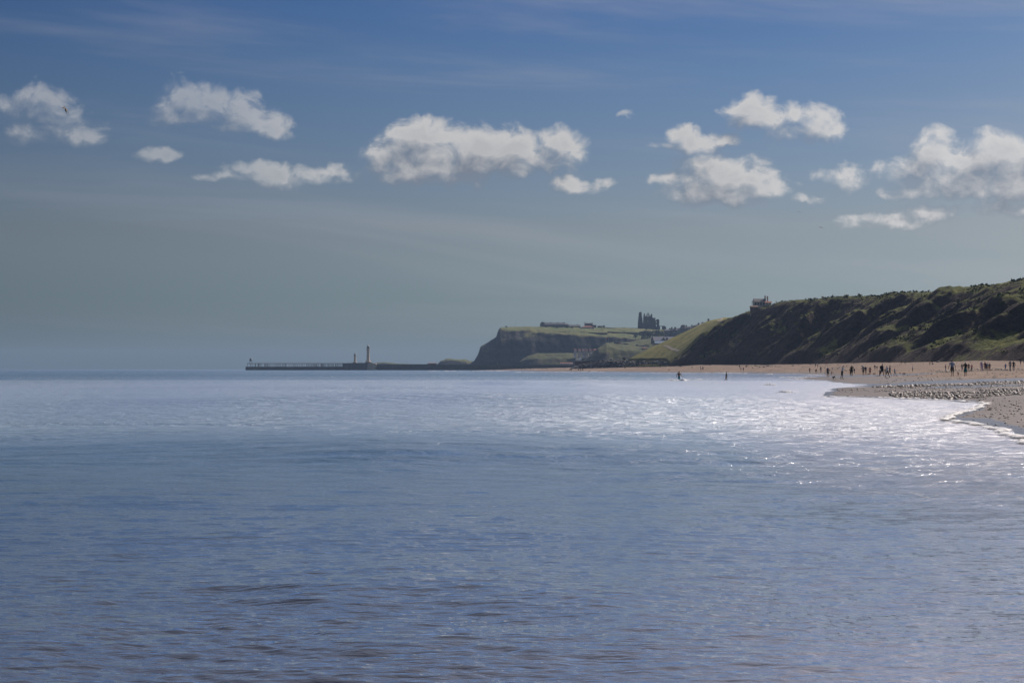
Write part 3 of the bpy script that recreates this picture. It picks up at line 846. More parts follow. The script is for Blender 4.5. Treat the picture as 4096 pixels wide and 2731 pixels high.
M = {
    'pier': surf('pier_stone', (0.055, 0.050, 0.048), (0.10, 0.088, 0.078), 0.25, 0.9, 0.2),
    'pier_sunlit': surf('sunlit_pier_stone', (0.30, 0.25, 0.19), (0.42, 0.35, 0.26), 0.4, 0.9, 0.1),  # sunlit tone of the round head put into its stone colour
    'timber': surf('dark_timber', (0.05, 0.042, 0.038), (0.09, 0.075, 0.065), 0.8, 0.85),
    'lightstone': surf('lighthouse_stone', (0.48, 0.37, 0.27), (0.62, 0.50, 0.37), 0.5, 0.85, 0.05),
    'lantern': surf('lantern_paint', (0.22, 0.20, 0.19), (0.35, 0.32, 0.30), 0.5, 0.5),
    'beacon': surf('beacon_paint', (0.10, 0.11, 0.13), (0.18, 0.19, 0.21), 1.0, 0.5),
    'abbey': surf('weathered_sandstone', (0.085, 0.072, 0.062), (0.16, 0.135, 0.11), 0.25, 0.95, 0.3),
    'brick': surf('brown_brick', (0.13, 0.075, 0.052), (0.20, 0.125, 0.085), 0.6, 0.9),
    'stonewall': surf('stone_wall', (0.17, 0.135, 0.11), (0.27, 0.21, 0.17), 0.5, 0.9),
    'render': surf('white_render', (0.48, 0.48, 0.48), (0.60, 0.59, 0.57), 0.4, 0.8),
    'cream': surf('cream_render', (0.45, 0.40, 0.35), (0.55, 0.48, 0.42), 0.4, 0.85),
    'pinkwall': surf('pinkish_render', (0.24, 0.19, 0.18), (0.34, 0.27, 0.25), 0.4, 0.85),
    'slate': surf('slate_roof', (0.085, 0.085, 0.095), (0.15, 0.145, 0.15), 0.8, 0.6),
    'lead': surf('pale_slate_roof', (0.24, 0.23, 0.25), (0.34, 0.32, 0.34), 0.6, 0.45),
    'glassroof': surf('blue_metal_roof', (0.20, 0.28, 0.36), (0.30, 0.38, 0.45), 0.4, 0.3, 0, 0.5),
    'pantile': surf('red_pantile_roof', (0.17, 0.055, 0.038), (0.26, 0.095, 0.06), 0.7, 0.8),
    'chimney': surf('chimney_brick', (0.14, 0.085, 0.065), (0.21, 0.13, 0.10), 1.0, 0.9),
    'chimney_pale': surf('pale_chimney', (0.50, 0.46, 0.40), (0.62, 0.57, 0.50), 1.0, 0.9),
    'pane': surf('window_glass', (0.02, 0.024, 0.03), (0.045, 0.05, 0.06), 1.0, 0.12, 0, 0.5),
    'frame': surf('window_frame', (0.6, 0.6, 0.6), (0.7, 0.7, 0.7), 1.0, 0.6),
    'steel': surf('galvanised_tube', (0.25, 0.25, 0.26), (0.38, 0.38, 0.40), 2.0, 0.4),
    'rubber': surf('black_rubber', (0.012, 0.012, 0.012), (0.03, 0.03, 0.03), 2.0, 0.8),
    'red': surf('red_flag_cloth', (0.45, 0.02, 0.025), (0.6, 0.04, 0.04), 2.0, 0.8),
}

# ------------------------------------------------------------------ west pier: stone pier, timber extension, lighthouses, beacon
def pier_y(px):
    return np.interp(px, [980, 1380, 1480, 2300], [2760, 2730, 2700, 2560])
def pier_x(px):
    return (px - 2048) / F * pier_y(px)
def zrow(py, px):
    return EYE + (HZ - py) / F * float(pier_y(px))

pier_root = empty('stone_pier', (pier_x(1890), pier_y(1890), 0))
tag(pier_root, 'long dark stone pier running from the round stone head to the shore', 'pier')
def pier_run(mb, p0, p1, zt0, zt1, zb, half, n=1, mi=0):
    for i in range(n):
        a = p0 + (p1 - p0) * i / n; c = p0 + (p1 - p0) * (i + 1) / n
        ta = zt0 + (zt1 - zt0) * i / n; tcz = zt0 + (zt1 - zt0) * (i + 1) / n
        xa, ya, xc, yc = pier_x(a), pier_y(a), pier_x(c), pier_y(c)
        lean = 1.2
        v = [(xa, ya - half - lean, zb), (xc, yc - half - lean, zb), (xc, yc + half + lean, zb), (xa, ya + half + lean, zb),
             (xa, ya - half, ta), (xc, yc - half, tcz), (xc, yc + half, tcz), (xa, ya + half, ta)]
        mb.add(v, [(0, 3, 2, 1), (4, 5, 6, 7), (0, 1, 5, 4), (1, 2, 6, 5), (2, 3, 7, 6), (3, 0, 4, 7)], mi)
    return mb
def rel(o, root):
    """keep world coordinates for a part built in place under a root that stands elsewhere"""
    o.parent = root
    o.matrix_parent_inverse = Matrix.Translation(-Vector(root.location))
    return o
rel(pier_run(MB(), 1502, 2310, zrow(1457, 1502), zrow(1460, 2310), -2.5, 5.0, 1).build('wall', M['pier']), pier_root)
rel(pier_run(MB(), 1560, 2300, zrow(1457, 1560) + .25, zrow(1459.5, 2300) + .45, zrow(1461, 1900) , 5.35, 1).build('parapet', M['pier']), pier_root)
head = MB()
pier_run(head, 1372, 1492, zrow(1452, 1372), zrow(1450.5, 1492), -2.5, 8.0)
rel(head.build('pier_head', M['pier']), pier_root)
rh = MB().lathe([(7.6, -2.5), (7.0, 0), (6.2, zrow(1455, 1490)), (6.2, zrow(1454, 1490)), (5.6, zrow(1453, 1490))], 0, 0, 20)
o = rh.build('round_head', M['pier_sunlit'], None, True); o.location = (pier_x(1491), pier_y(1491) - 6.0, 0); rel(o, pier_root)
o.location = o.location
hut = MB().box(pier_x(1711), pier_x(1746), pier_y(1728) - 2.5, pier_y(1728) + 2.5, zrow(1458.5, 1728), zrow(1453, 1728))
hut_root = empty('brick_shelter', (pier_x(1728), pier_y(1728), zrow(1458.3, 1728)))
tag(hut_root, 'low red brick shelter on the pier deck', 'shelter')
rel(hut.build('wall', M['brick']), hut_root)
hr = MB(); hr.gable(pier_x(1711), pier_x(1746), pier_y(1728) - 2.5, pier_y(1728) + 2.5, zrow(1453, 1728) + .003, zrow(1451.4, 1728), 0, 0.3)
rel(hr.build('roof', M['pantile']), hut_root)

ext = empty('pier_extension', (pier_x(1180), pier_y(1180), 0))
tag(ext, 'timber walkway on posts above a low dark breakwater reaching out to sea', 'pier')
rel(pier_run(MB(), 984, 1371, zrow(1466.2, 984), zrow(1466.2, 1371), -2.5, 4.0).build('breakwater', M['pier']), ext)
dk = MB(); pier_run(dk, 990, 1371, zrow(1452.6, 990), zrow(1452.4, 1371), zrow(1454.6, 1180), 1.6)
rel(dk.build('deck', M['timber']), ext)
rl = MB()
for pa in range(990, 1371, 19):
    c = min(pa + 19, 1371)
    for hgt in (0.55, 1.05):
        rl.bar((pier_x(pa), pier_y(pa) - 1.5, zrow(1452.5, pa) + hgt), (pier_x(c), pier_y(c) - 1.5, zrow(1452.5, c) + hgt), 0.05, 4)
    rl.bar((pier_x(pa), pier_y(pa) - 1.5, zrow(1452.6, pa)), (pier_x(pa), pier_y(pa) - 1.5, zrow(1452.5, pa) + 1.1), 0.06, 4)
rel(rl.build('handrail', M['timber']), ext)
pr = random.Random(3)
px = 991.0
post_me = MB().taper(0, 0, 0, 1, .27, .3, .23, .25).mesh('post', M['timber'])
while px < 1370:
    z0, z1 = zrow(1466.6, px), zrow(1454.4, px)
    for dy in ((-1.2,) if pr.random() < .55 else (-1.2, 1.4)):
        o = bpy.data.objects.new('post', post_me); COL.objects.link(o)
        o.location = (pier_x(px) + pr.uniform(-.35, .35) + (0.7 if dy > 0 else 0), pier_y(px) + dy, z0)
        o.scale = (pr.uniform(.8, 1.5), 1, z1 - z0)
        o.rotation_euler = (0, pr.choice((0, 0, 0, .10, -.10)), 0)
        o.parent = ext; o.matrix_parent_inverse = Matrix.Translation(-Vector(ext.location))
    px += pr.choice((6.5, 7.5, 8.5, 10)) if px < 1240 else pr.choice((4.6, 5.6, 6.4))

def lighthouse(px, y_top, y_base, half_px, label, extra):
    Yp = float(pier_y(px)) + extra
    m_px = Yp / F
    loc = at(px, y_base, Yp)
    H = (y_base - y_top) * m_px
    r = half_px * m_px
    root = empty('lighthouse', loc)
    tag(root, label, 'lighthouse')
    MB().box(-r * 1.75, r * 1.75, -r * 1.75, r * 1.75, -0.4, H * 0.055).lathe([(r * 1.5, H * .056), (r * 1.45, H * .10), (r * 1.15, H * .115)], 0, 0, 8).build('base', M['lightstone'], root)
    MB().lathe([(r * 1.12, H * .11), (r * 1.0, H * .14), (r * .82, H * .66), (r * .86, H * .685), (r * 1.0, H * .70)], 0, 0, 24).build('tower', M['lightstone'], root, True)
    gal = MB().lathe([(r * 1.0, H * .70), (r * 1.42, H * .725), (r * 1.42, H * .74), (r * .8, H * .742)], 0, 0, 24)
    g_o = gal.build('gallery', M['lightstone'], root)
    rail = MB()
    for k in range(14):
        a = 2 * math.pi * k / 14; a2 = 2 * math.pi * (k + 1) / 14
        rail.bar((r * 1.36 * math.cos(a), r * 1.36 * math.sin(a), H * .74), (r * 1.36 * math.cos(a), r * 1.36 * math.sin(a), H * .775), .06, 4)
        rail.bar((r * 1.36 * math.cos(a), r * 1.36 * math.sin(a), H * .772), (r * 1.36 * math.cos(a2), r * 1.36 * math.sin(a2), H * .772), .05, 4)
    rail.build('railing', M['lantern'], g_o)
    lan = MB().lathe([(r * .72, H * .742), (r * .72, H * .80)], 0, 0, 12).build('lantern_room', M['lantern'], root)
    MB().lathe([(r * .66, H * .80), (r * .66, H * .865)], 0, 0, 12).build('pane', M['pane'], lan)
    for k in range(6):
        a = 2 * math.pi * k / 6
        MB().bar((r * .69 * math.cos(a), r * .69 * math.sin(a), H * .80), (r * .69 * math.cos(a), r * .69 * math.sin(a), H * .866), r * .06, 4).build('glazing_bar', M['lantern'], lan)
    MB().lathe([(r * .85, H * .865), (r * .80, H * .88), (r * .55, H * .915), (r * .2, H * .94), (r * .12, H * .955), (r * .15, H * .962), (r * .03, H * .97), (r * .02, H * 1.0)], 0, 0, 14).build('dome', M['lantern'], root, True)
    for k, zz in ((0, .3), (1, .5)):
        MB().box(-r * .12, r * .12, -r * 1.02 + zz * r * .18, -r * .80 + zz * r * .18, H * zz, H * (zz + .035)).build('window', M['pane'], root)
    return root
lighthouse(1472.5, 1376, 1451, 6.6, 'taller slender stone lighthouse with a gallery and domed lantern', 0)
lighthouse(1420, 1411, 1452, 5.0, 'shorter stone lighthouse left of the tall one', 90)

bcn = empty('harbour_beacon', (pier_x(1003), pier_y(1003), zrow(1452.6, 1003)))
tag(bcn, 'small dark beacon on four legs at the seaward end of the pier', 'beacon')
mp = float(pier_y(1003)) / F
for sx in (-1, 1):
    for sy in (-1, 1):
        MB().bar((sx * 5.0 * mp, sy * 1.2, 0), (sx * 2.6 * mp, sy * .8, 10 * mp), .16, 5).build('leg', M['beacon'], bcn)
MB().lathe([(1.5, 9 * mp), (1.75, 9.6 * mp), (1.75, 15.5 * mp), (1.45, 16 * mp)], 0, 0, 14).build('lamp_room', M['beacon'], bcn)
MB().lathe([(1.7, 16 * mp), (1.4, 18.5 * mp), (.5, 20 * mp), (.1, 21.5 * mp)], 0, 0, 14).build('cap', M['beacon'], bcn, True)
MB().box(-2.0, 2.0, -1.4, 1.4, 8.4 * mp, 8.9 * mp).build('platform', M['beacon'], bcn)

# lamp posts along the pier
lp_me = None
for i, px in enumerate((1536, 1617, 1629, 1668, 1746, 1860, 1990, 2120)):
    Hh = (5.5, 8.5, 9.5, 4.5, 9.0, 4.5, 4.5, 4.5)[i] * .3375 * 1.15
    lp = empty('lamp_post', (pier_x(px), pier_y(px) + 2.0, zrow(1458.2, px)))
    tag(lp, ['lamp post nearest the round pier head', 'thin lamp post on the pier beside a taller one', 'tallest lamp post midway along the pier', 'short lamp post left of the brick shelter', 'tall lamp post just right of the brick shelter',
             'lamp post on the pier in front of the rocky headland', 'lamp post on the pier below the far cliff edge', 'lamp post on the pier near the shore'][i], 'lamp post', 'lamp posts along the pier')
    MB().bar((0, 0, 0), (0, 0, Hh), .14, 5, .08).build('pole', M['beacon'], lp)
    MB().lathe([(.12, Hh), (.3, Hh + .15), (.32, Hh + .5), (.05, Hh + .75)], 0, 0, 6).build('lamp_head', M['lantern'], lp)

# ------------------------------------------------------------------ buildings of the town
def ground_at(px, py, Y):
    return at(px, py, Y)

def house(name, label, cat, px0, px1, py_ridge, py_eave, py_base, Y, wall, roof, shape='gable', depth=8.0, chimneys=(), group=None, windows=0, storeys=2, ch_mat='chimney', dormers=(), sink=4.0, rz=0.0):
    """a building standing at distance Y; rows and columns give its real size there"""
    k = Y / F
    xm = (px0 + px1) / 2
    root = empty(name, at(xm, py_base, Y), rz)
    tag(root, label, cat, group)
    w = (px1 - px0) / 2 * k
    ze = (py_base - py_eave) * k; zr = (py_base - py_ridge) * k
    MB().box(-w, w, 0, depth, -sink, ze).build('wall', M[wall], root)
    r = MB()
    getattr(r, {'gable': 'gable', 'gable_y': 'gable_y', 'hip': 'hip'}[shape])(-w, w, 0, depth, ze + .004, zr, 0, 0.25)
    ro = r.build('roof', M[roof], root)
    for c in chimneys:
        cx = (c[0] - xm) * k; ch = (c[1]) * k; cw = c[2] * k
        cy = depth / 2 if len(c) < 4 else c[3] * depth
        cm = MB().box(cx - cw / 2, cx + cw / 2, cy - .5, cy + .5, ze + .1, zr + ch)
        for q in range(max(1, int(cw / .6))):
            qx = cx - cw / 2 + (q + .5) * cw / max(1, int(cw / .6))
            cm.lathe([(.16, zr + ch), (.13, zr + ch + .55)], qx, cy, 6)
        cm.build('chimney', M[ch_mat], ro)
    for d in dormers:
        dxm = (d[0] - xm) * k; dw = d[1] * k / 2; dz = (py_base - d[2]) * k; db = (py_base - d[3]) * k
        dm = MB().box(dxm - dw, dxm + dw, -.15, depth * .45, db, dz - dw * .6)
        dm.gable_y(dxm - dw, dxm + dw, -.15, depth * .45, dz - dw * .6 + .003, dz, 0, .1)
        dm.build('dormer', M[d[4] if len(d) > 4 else wall], ro)
    if windows:
        me = MB().box(-.5, .5, -.06, .10, -.75, .75).mesh('window', M['pane'])
        fe = MB().box(-.62, .62, -.03, .10, -.9, -.76).box(-.62, .62, -.03, .10, .76, .9).box(-.62, -.51, -.03, .10, -.76, .76).box(.51, .62, -.03, .10, -.76, .76).mesh('frame', M['frame'])
        for s_ in range(storeys):
            for i in range(windows):
                o = link('window', me, root)
                o.location = (-w + (i + .5) * 2 * w / windows, 0, ze * (s_ + .55) / storeys)
                sc_ = min(1.0, w / windows * 1.1, ze / storeys * .5)
                o.scale = (sc_, 1, sc_)
                link('frame', fe, o)
    return root

# long terrace and its neighbours on the far cliff top
YE = 3150
house('gabled_lodge', 'brown gabled end house at the seaward end of the clifftop terrace', 'house', 2161, 2179, 1286, 1293, 1311, YE - 6, 'stonewall', 'slate', 'gable_y', 14, (), None, 2, 2)
house('terrace_row', 'long slate roofed terrace with four chimneys on the far cliff top', 'house', 2179.6, 2262, 1290, 1298, 1311, YE, 'stonewall', 'slate', 'gable', 11, ((2180.5, 2.5, 2.4), (2204, 2.4, 2.4), (2232, 2.8, 2.4), (2257, 2.6, 2.4)), None, 9, 2)
house('terrace_end', 'hipped end block of the clifftop terrace', 'house', 2262.5, 2275, 1291, 1298, 1311, YE - 4, 'stonewall', 'slate', 'hip', 14, (), None, 2, 2)
house('low_farm_building', 'low long building joined to the right of the clifftop terrace', 'building', 2276, 2322, 1298.5, 1304, 1312, YE, 'brick', 'slate', 'gable', 10, ((2284, 1.2, 1.6), (2311, 2.2, 1.8)), None, 5, 1)
house('red_hipped_house', 'low house with red hipped roof in front of the tall clifftop house', 'house', 2324, 2376, 1302, 1309, 1314, YE - 30, 'cream', 'pantile', 'hip', 12, (), None, 5, 1)
house('tall_clifftop_house', 'tall brown house with a chimney at each end on the far cliff top', 'house', 2339, 2371, 1291, 1293, 1311, YE + 6, 'brick', 'slate', 'gable', 12, ((2340.3, 2.8, 2.4), (2370, 2.2, 2.2)), None, 4, 2)
house('flat_annexe', 'low annexe right of the tall clifftop house', 'building', 2371.6, 2385, 1298, 1300, 1311, YE + 8, 'brick', 'slate', 'gable', 9, (), None, 2, 1)
house('brown_clifftop_cottage', 'square brown cottage at the right end of the clifftop buildings', 'house', 2391, 2409, 1302, 1303, 1312, YE - 4, 'brick', 'slate', 'gable', 10, (), None, 3, 1)

# red roofed cottages under the far cliff, white fronts
for i, (a, c, lab) in enumerate(((2296, 2306, 'first red roofed cottage from the left under the far cliff'), (2312, 2324, 'second red roofed cottage from the left under the far cliff'), (2328, 2338, 'third red roofed cottage from the left under the far cliff'),
                                 (2339, 2351, 'fourth red roofed cottage from the left under the far cliff'), (2356, 2366, 'fifth red roofed cottage from the left under the far cliff'))):
    house('red_roofed_cottage', lab, 'cottage', a, c, 1394.5, 1404, 1421, 2850 + i * 1.5, ('render', 'cream', 'render', 'cream', 'render')[i], 'pantile', 'gable', 9, (((a + c) / 2 - 3, 1.6, 2.0),), 'cottages under the far cliff', 2, 2, 'chimney_pale', ((a + c) / 2 and [((a + c) / 2, 3.6, 1396.5, 1403.5, 'render')]))
house('yellow_gabled_cottage', 'cream gable end facing right at the end of the red roofed cottages', 'cottage', 2366.5, 2373, 1394, 1404, 1418, 2846, 'cream', 'pantile', 'gable_y', 9, (), None, 1, 2)
house('far_red_cottage', 'red roofed cottage half hidden behind the grassy bluff', 'cottage', 2375, 2384, 1394, 1401, 1412, 2862, 'stonewall', 'pantile', 'gable', 9, ((2379, 1.5, 2.0),), None, 1, 2)
house('white_harbour_house', 'white harbour house beside the pier root', 'house', 2302, 2317, 1433, 1437, 1446, 2790, 'render', 'slate', 'hip', 8, (), None, 3, 1)
house('white_quay_shed', 'white shed with blue roof next to the harbour house', 'shed', 2318, 2325, 1432.5, 1435, 1444, 2780, 'render', 'glassroof', 'gable', 6, (), None, 1, 1)
house('red_quay_shed', 'low red roofed shed behind the pier parapet', 'shed', 2241, 2290, 1449, 1453, 1458, 2800, 'cream', 'pantile', 'gable', 8, (), None, 5, 1)

# crescent of tall houses on the town hill
CR = [(2660, 2682, 1316, 1322, 1352, ((2688 - 8, 4.0, 4.0),), 'pinkwall'), (2683, 2706, 1313.5, 1321, 1350, ((2688.5, 5.0, 6.0), (2702, 5.5, 8.0)), 'pinkwall'),
      (2707, 2723, 1311.5, 1320, 1348, (), 'cream'), (2724, 2742, 1305, 1314, 1346, ((2727, 4.0, 4.0), (2735, 5.5, 12)), 'pinkwall'),
      (2743, 2763, 1304.5, 1312, 1342, ((2746.5, 4.5, 4.5),), 'cream'), (2764, 2774, 1304, 1311, 1338, ((2769.5, 5.0, 4.5),), 'brick'),
      (2775, 2806, 1296, 1302, 1332, ((2796, 4.5, 7.0),), 'pinkwall'), (2807, 2828, 1290, 1295, 1325, ((2812, 2, 6),), 'pinkwall'), (2829, 2846, 1284, 1288, 1320, ((2835.5, 9, 7.5),), 'stonewall')]
names = ['leftmost pinkish house of the crescent on the town hill', 'second house of the crescent with two broad chimneys', 'third house of the crescent with a plain cream front', 'fourth house of the crescent under one wide chimney', 'fifth house of the crescent with a cream front',
         'narrow brown house of the crescent with a single chimney', 'domed end house of the crescent near the green slope', 'low house behind the crest of the green slope', 'chimneyed roof showing above the green slope']
for i, (a, c, pr_, pe, pb, ch, wl) in enumerate(CR):
    r = house('crescent_house', names[i], 'house', a, c, pr_, pe, pb, 2760 + i * 2.0, wl, 'slate', 'hip' if i == 6 else 'gable', 11, ch, 'crescent of houses on the town hill', max(3, int((c - a) / 4)), 3, 'chimney',
              [(a + (j + .5) * (c - a) / max(1, int((c - a) / 7)), 3.2, pr_ + 2.5, pe - .5, 'cream') for j in range(int((c - a) / 7))] if i in (1, 3, 4) else (), 14.0)
# hall with spiky gables, metal roofed pavilion
hall = house('gabled_hall', 'large hall with pale slate roof and pointed gable turrets on the town hill', 'hall', 2607, 2702, 1346, 1362, 1388, 2640, 'brick', 'lead', 'gable', 16, ((2661, 0, 3.0), ), None, 8, 1, 'chimney', (), 8.0)
for gx, gt_ in ((2609.5, 1345), (2655, 1347), (2668, 1348.5)):
    k = 2640 / F
    w_ = 4.2 * k
    tx = (gx - 2654.5) * k
    z0 = (1388 - 1368) * k
    MB().box(tx - w_, tx + w_, -1.2, 6, -8, (1388 - 1356) * k).gable_y(tx - w_, tx + w_, -1.2, 6, (1388 - 1356) * k + .003, (1388 - gt_) * k, 0, .1).build('gable_turret', M['stonewall'], hall)
house('blue_roofed_pavilion', 'pavilion with a pale blue metal roof below the gabled hall', 'pavilion', 2620, 2682, 1363, 1373, 1386, 2600, 'brick', 'glassroof', 'gable', 12, (), None, 6, 1, 'chimney', (), 10.0)
house('red_roofed_kiosk', 'small red roofed kiosk at the end of the parked cars', 'kiosk', 2567, 2592, 1387, 1393, 1400, 2520, 'stonewall', 'pantile', 'hip', 8, (), None, 3, 1, 'chimney', (), 8.0)
house('seawall_hut', 'white hut on top of the boulder wall', 'hut', 2438, 2449, 1432, 1434.5, 1444.5, 1585, 'render', 'slate', 'gable', 2.4, (), None, 2, 1)
house('white_beach_kiosk', 'tall white signboard hut at the foot of the green slope', 'hut', 2694.5, 2700, 1426, 1428, 1437, 1400, 'render', 'slate', 'gable', 1.2, (), None, 1, 1)
house('blue_bin_store', 'small blue box on the promenade by the green slope', 'bin store', 2624.5, 2629, 1434, 1435, 1441.5, 1470, 'glassroof', 'slate', 'gable', 1.0, (), None, 0, 1)

# house on the near cliff top with tall twin chimneys and scaffolding
YH = 1262
k = YH / F
hs = house('clifftop_house', 'white walled house with steep dark roof and twin tall chimneys on the near cliff', 'house', 3017, 3061, 1194, 1207, 1224, YH, 'render', 'slate', 'gable', 7, (), None, 4, 1, 'chimney', (), 6.0)
ro = [c for c in hs.children if c.name.startswith('roof')][0]
for cx, top in ((3063.5, 1181), (3072.8, 1182.5)):
    x = (cx - 3039) * k
    cm = MB().box(x - .42, x + .42, 2.8, 3.8, (1224 - 1212) * k, (1224 - top) * k - .5).box(x - .5, x + .5, 2.7, 3.9, (1224 - top) * k - .496, (1224 - top) * k - .3)
    cm.lathe([(.2, (1224 - top) * k - .3), (.16, (1224 - top) * k + .1)], x, 3.3, 8)
    cm.build('chimney', M['chimney_pale'], ro)
house('clifftop_lean_to', 'low white annexe with red tiled roof right of the clifftop house', 'house', 3062, 3086, 1204, 1211, 1220, YH - 2, 'render', 'pantile', 'gable', 5, (), None, 2, 1, 'chimney', (), 5.0)
house('clifftop_outhouse', 'low outhouse with brown roof below the clifftop house', 'outhouse', 3004, 3034, 1222, 1227, 1233, YH - 10, 'stonewall', 'brick', 'gable', 5, (), None, 2, 1, 'chimney', (), 5.0)
sc_root = empty('scaffolding', at(3013.5, 1224, YH))
tag(sc_root, 'steel scaffolding frame against the left gable of the clifftop house', 'scaffolding')
for ix, x in enumerate((-4.0, 0.5, 4.5)):
    for y in (0.5, 3.0):
        MB().bar((x * k, y, -4), (x * k, y, (1224 - (1203 if ix != 1 else 1206)) * k), .05, 5).build('upright', M['steel'], sc_root)
for z in (4, 10.5, 17):
    for y in (0.5, 3.0):
        MB().bar((-4.6 * k, y, z * k), (5 * k, y, z * k), .045, 5).build('ledger', M['steel'], sc_root)
MB().box(-4.5 * k, 4.8 * k, .4, 3.1, 12.6 * k, 12.9 * k).build('platform', M['timber'], sc_root)
# cupolas and a chimney seen over the cliff edge
for i, (cx, top, wd, lab) in enumerate(((3332, 1174.5, 5.5, 'larger pointed cupola showing over the cliff edge'), (3340.3, 1178, 3.2, 'smaller pointed cupola right of the larger one'))):
    k2 = 1420 / F
    cu = empty('cupola', at(cx, 1194, 1420))
    tag(cu, lab, 'cupola')
    hh = (1194 - top) * k2
    MB().box(-wd / 2 * k2, wd / 2 * k2, -.5, .5, -8, hh * .45).build('drum', M['brick'], cu)
    MB().lathe([(wd / 2 * k2 * 1.25, hh * .452), (wd / 2 * k2 * .5, hh * .72), (.05, hh * .86), (.04, hh)], 0, 0, 8).build('spire', M['slate'], cu)
house('chimney_block', 'single brick chimney stack showing over the cliff edge', 'chimney', 3287.5, 3292.5, 1184.5, 1186, 1200, 1400, 'chimney', 'chimney', 'gable', 1.0, (), None, 0, 1)

# ------------------------------------------------------------------ the ruined abbey
YA = 3250
k = YA / F
ab = empty('ruined_abbey', at(2592, 1318, YA))
tag(ab, 'dark roofless abbey ruin with gable, pinnacles and a tall broken tower on the skyline', 'abbey')
def AX(px): return (px - 2592) * k
def AZ(py): return (1318 - py) * k
tw = MB()
tw.prism([(AX(2550), -3), (AX(2571.5), -3), (AX(2571.5), AZ(1296)), (AX(2569.5), AZ(1282)), (AX(2569), AZ(1270)), (AX(2567.2), AZ(1267)), (AX(2566.5), AZ(1253)), (AX(2565.6), AZ(1247)), (AX(2564.6), AZ(1245.5)), (AX(2563.8), AZ(1248)), (AX(2561), AZ(1248.2)), (AX(2560.4), AZ(1250)), (AX(2559.2), AZ(1248.6)), (AX(2556.2), AZ(1249)), (AX(2555), AZ(1262)), (AX(2553.6), AZ(1274)), (AX(2552), AZ(1298))], -2.5, 3.0)
tw.build('broken_tower', M['abbey'], ab)
tb = MB(); tb.box(AX(2551), AX(2553.2), -3.4, -2.5, -3, AZ(1290)).box(AX(2568), AX(2570.2), -3.4, -2.5, -3, AZ(1290))
tb.build('buttress', M['abbey'], ab)
# transept front with three lancets in the gable
def wall_with_slots(mb, x0, x1, z0, z1, slots, y0, y1):
    xs = x0
    for a, c in slots:
        mb.box(xs, a, y0, y1, z0, z1); xs = c
    return mb.box(xs, x1, y0, y1, z0, z1)
fr = MB()
fr.box(AX(2571.6), AX(2611), -2, 2, -3, AZ(1292))
wall_with_slots(fr, AX(2572.4), AX(2610.4), AZ(1291.98), AZ(1281), [(AX(2591.2), AX(2592.2))], -2, 2)
fr.box(AX(2573.5), AX(2610), -2, 2, AZ(1280.98), AZ(1266.5))
fr.build('transept_wall', M['abbey'], ab)
gb = MB()
wall_with_slots(gb, AX(2583.2), AX(2601.6), AZ(1266.48), AZ(1261), [(AX(2586.3), AX(2588)), (AX(2590.4), AX(2593.4)), (AX(2595.6), AX(2597.4))], -1.2, 1.2)
gb.prism([(AX(2583.2), AZ(1264)), (AX(2586.3), AZ(1260.9)), (AX(2586.3), AZ(1257.6)), (AX(2592), AZ(1249)), (AX(2592), AZ(1252)), (AX(2588), AZ(1257.5)), (AX(2588), AZ(1260.9)), (AX(2590.4), AZ(1260.9)), (AX(2590.4), AZ(1254.5)), (AX(2591.2), AZ(1253.3)), (AX(2592), AZ(1249))][:5] + [(AX(2588), AZ(1258.2)), (AX(2588), AZ(1261.5)), (AX(2584), AZ(1265))], -1.2, 1.2)
gb.prism([(AX(2601.6), AZ(1264)), (AX(2601), AZ(1265)), (AX(2595.6), AZ(1261.5)), (AX(2595.6), AZ(1257.2)), (AX(2592), AZ(1252)), (AX(2592), AZ(1249)), (AX(2597.4), AZ(1257.2)), (AX(2597.4), AZ(1260.5))], -1.2, 1.2)
for a, c in ((2588.0, 2590.4), (2593.4, 2595.6)):
    gb.box(AX(a), AX(c), -1.1, 1.1, AZ(1261.2), AZ(1254.8))
gb.build('gable', M['abbey'], ab)
for cx, top in ((2577.6, 1251.5), (2606, 1254)):
    pn = MB().box(AX(cx - 3), AX(cx + 3), -2.4, 2.4, AZ(1266.46), AZ(1262)).taper(AX(cx), 0, AZ(1262), AZ(1257), 3 * k, 2.2, 2.2 * k, 1.8).taper(AX(cx), 0, AZ(1257), AZ(top), 2.2 * k, 1.8, .1, .1)
    pn.build('pinnacle', M['abbey'], ab)
nv = MB().box(AX(2611.02), AX(2621.5), -2, 20, -3, AZ(1271))
nv.build('aisle_wall', M['abbey'], ab)
ruin = MB().box(AX(2621.6), AX(2624), -1.5, 1.5, -3, AZ(1282)).box(AX(2626.6), AX(2637), -1.5, 1.5, -3, AZ(1280))
ruin.box(AX(2624.02), AX(2626.58), -1.5, 1.5, -3, AZ(1306)).box(AX(2624.02), AX(2626.58), -1.5, 1.5, AZ(1297.5), AZ(1291)).box(AX(2624.02), AX(2626.58), -1.5, 1.5, AZ(1284), AZ(1280.4))
ruin.prism([(AX(2622), AZ(1281.98)), (AX(2626.55), AZ(1280.1)), (AX(2636.9), AZ(1279.98)), (AX(2635.6), AZ(1277.5)), (AX(2630), AZ(1276)), (AX(2625), AZ(1278))][::-1], -1.4, 1.4)
ruin.build('broken_wall', M['abbey'], ab)
arch = MB()
arch.box(AX(2637.1), AX(2640), -1.5, 1.5, -3, AZ(1306)).box(AX(2648.2), AX(2662), -1.5, 1.5, -3, AZ(1306))
pts = [(AX(2640), AZ(1306))] + [(AX(2644.1 - 4.1 * math.cos(t)), AZ(1311 - 6 * math.sin(t))) for t in np.linspace(.9, math.pi - .9, 7)] + [(AX(2648.2), AZ(1306))]
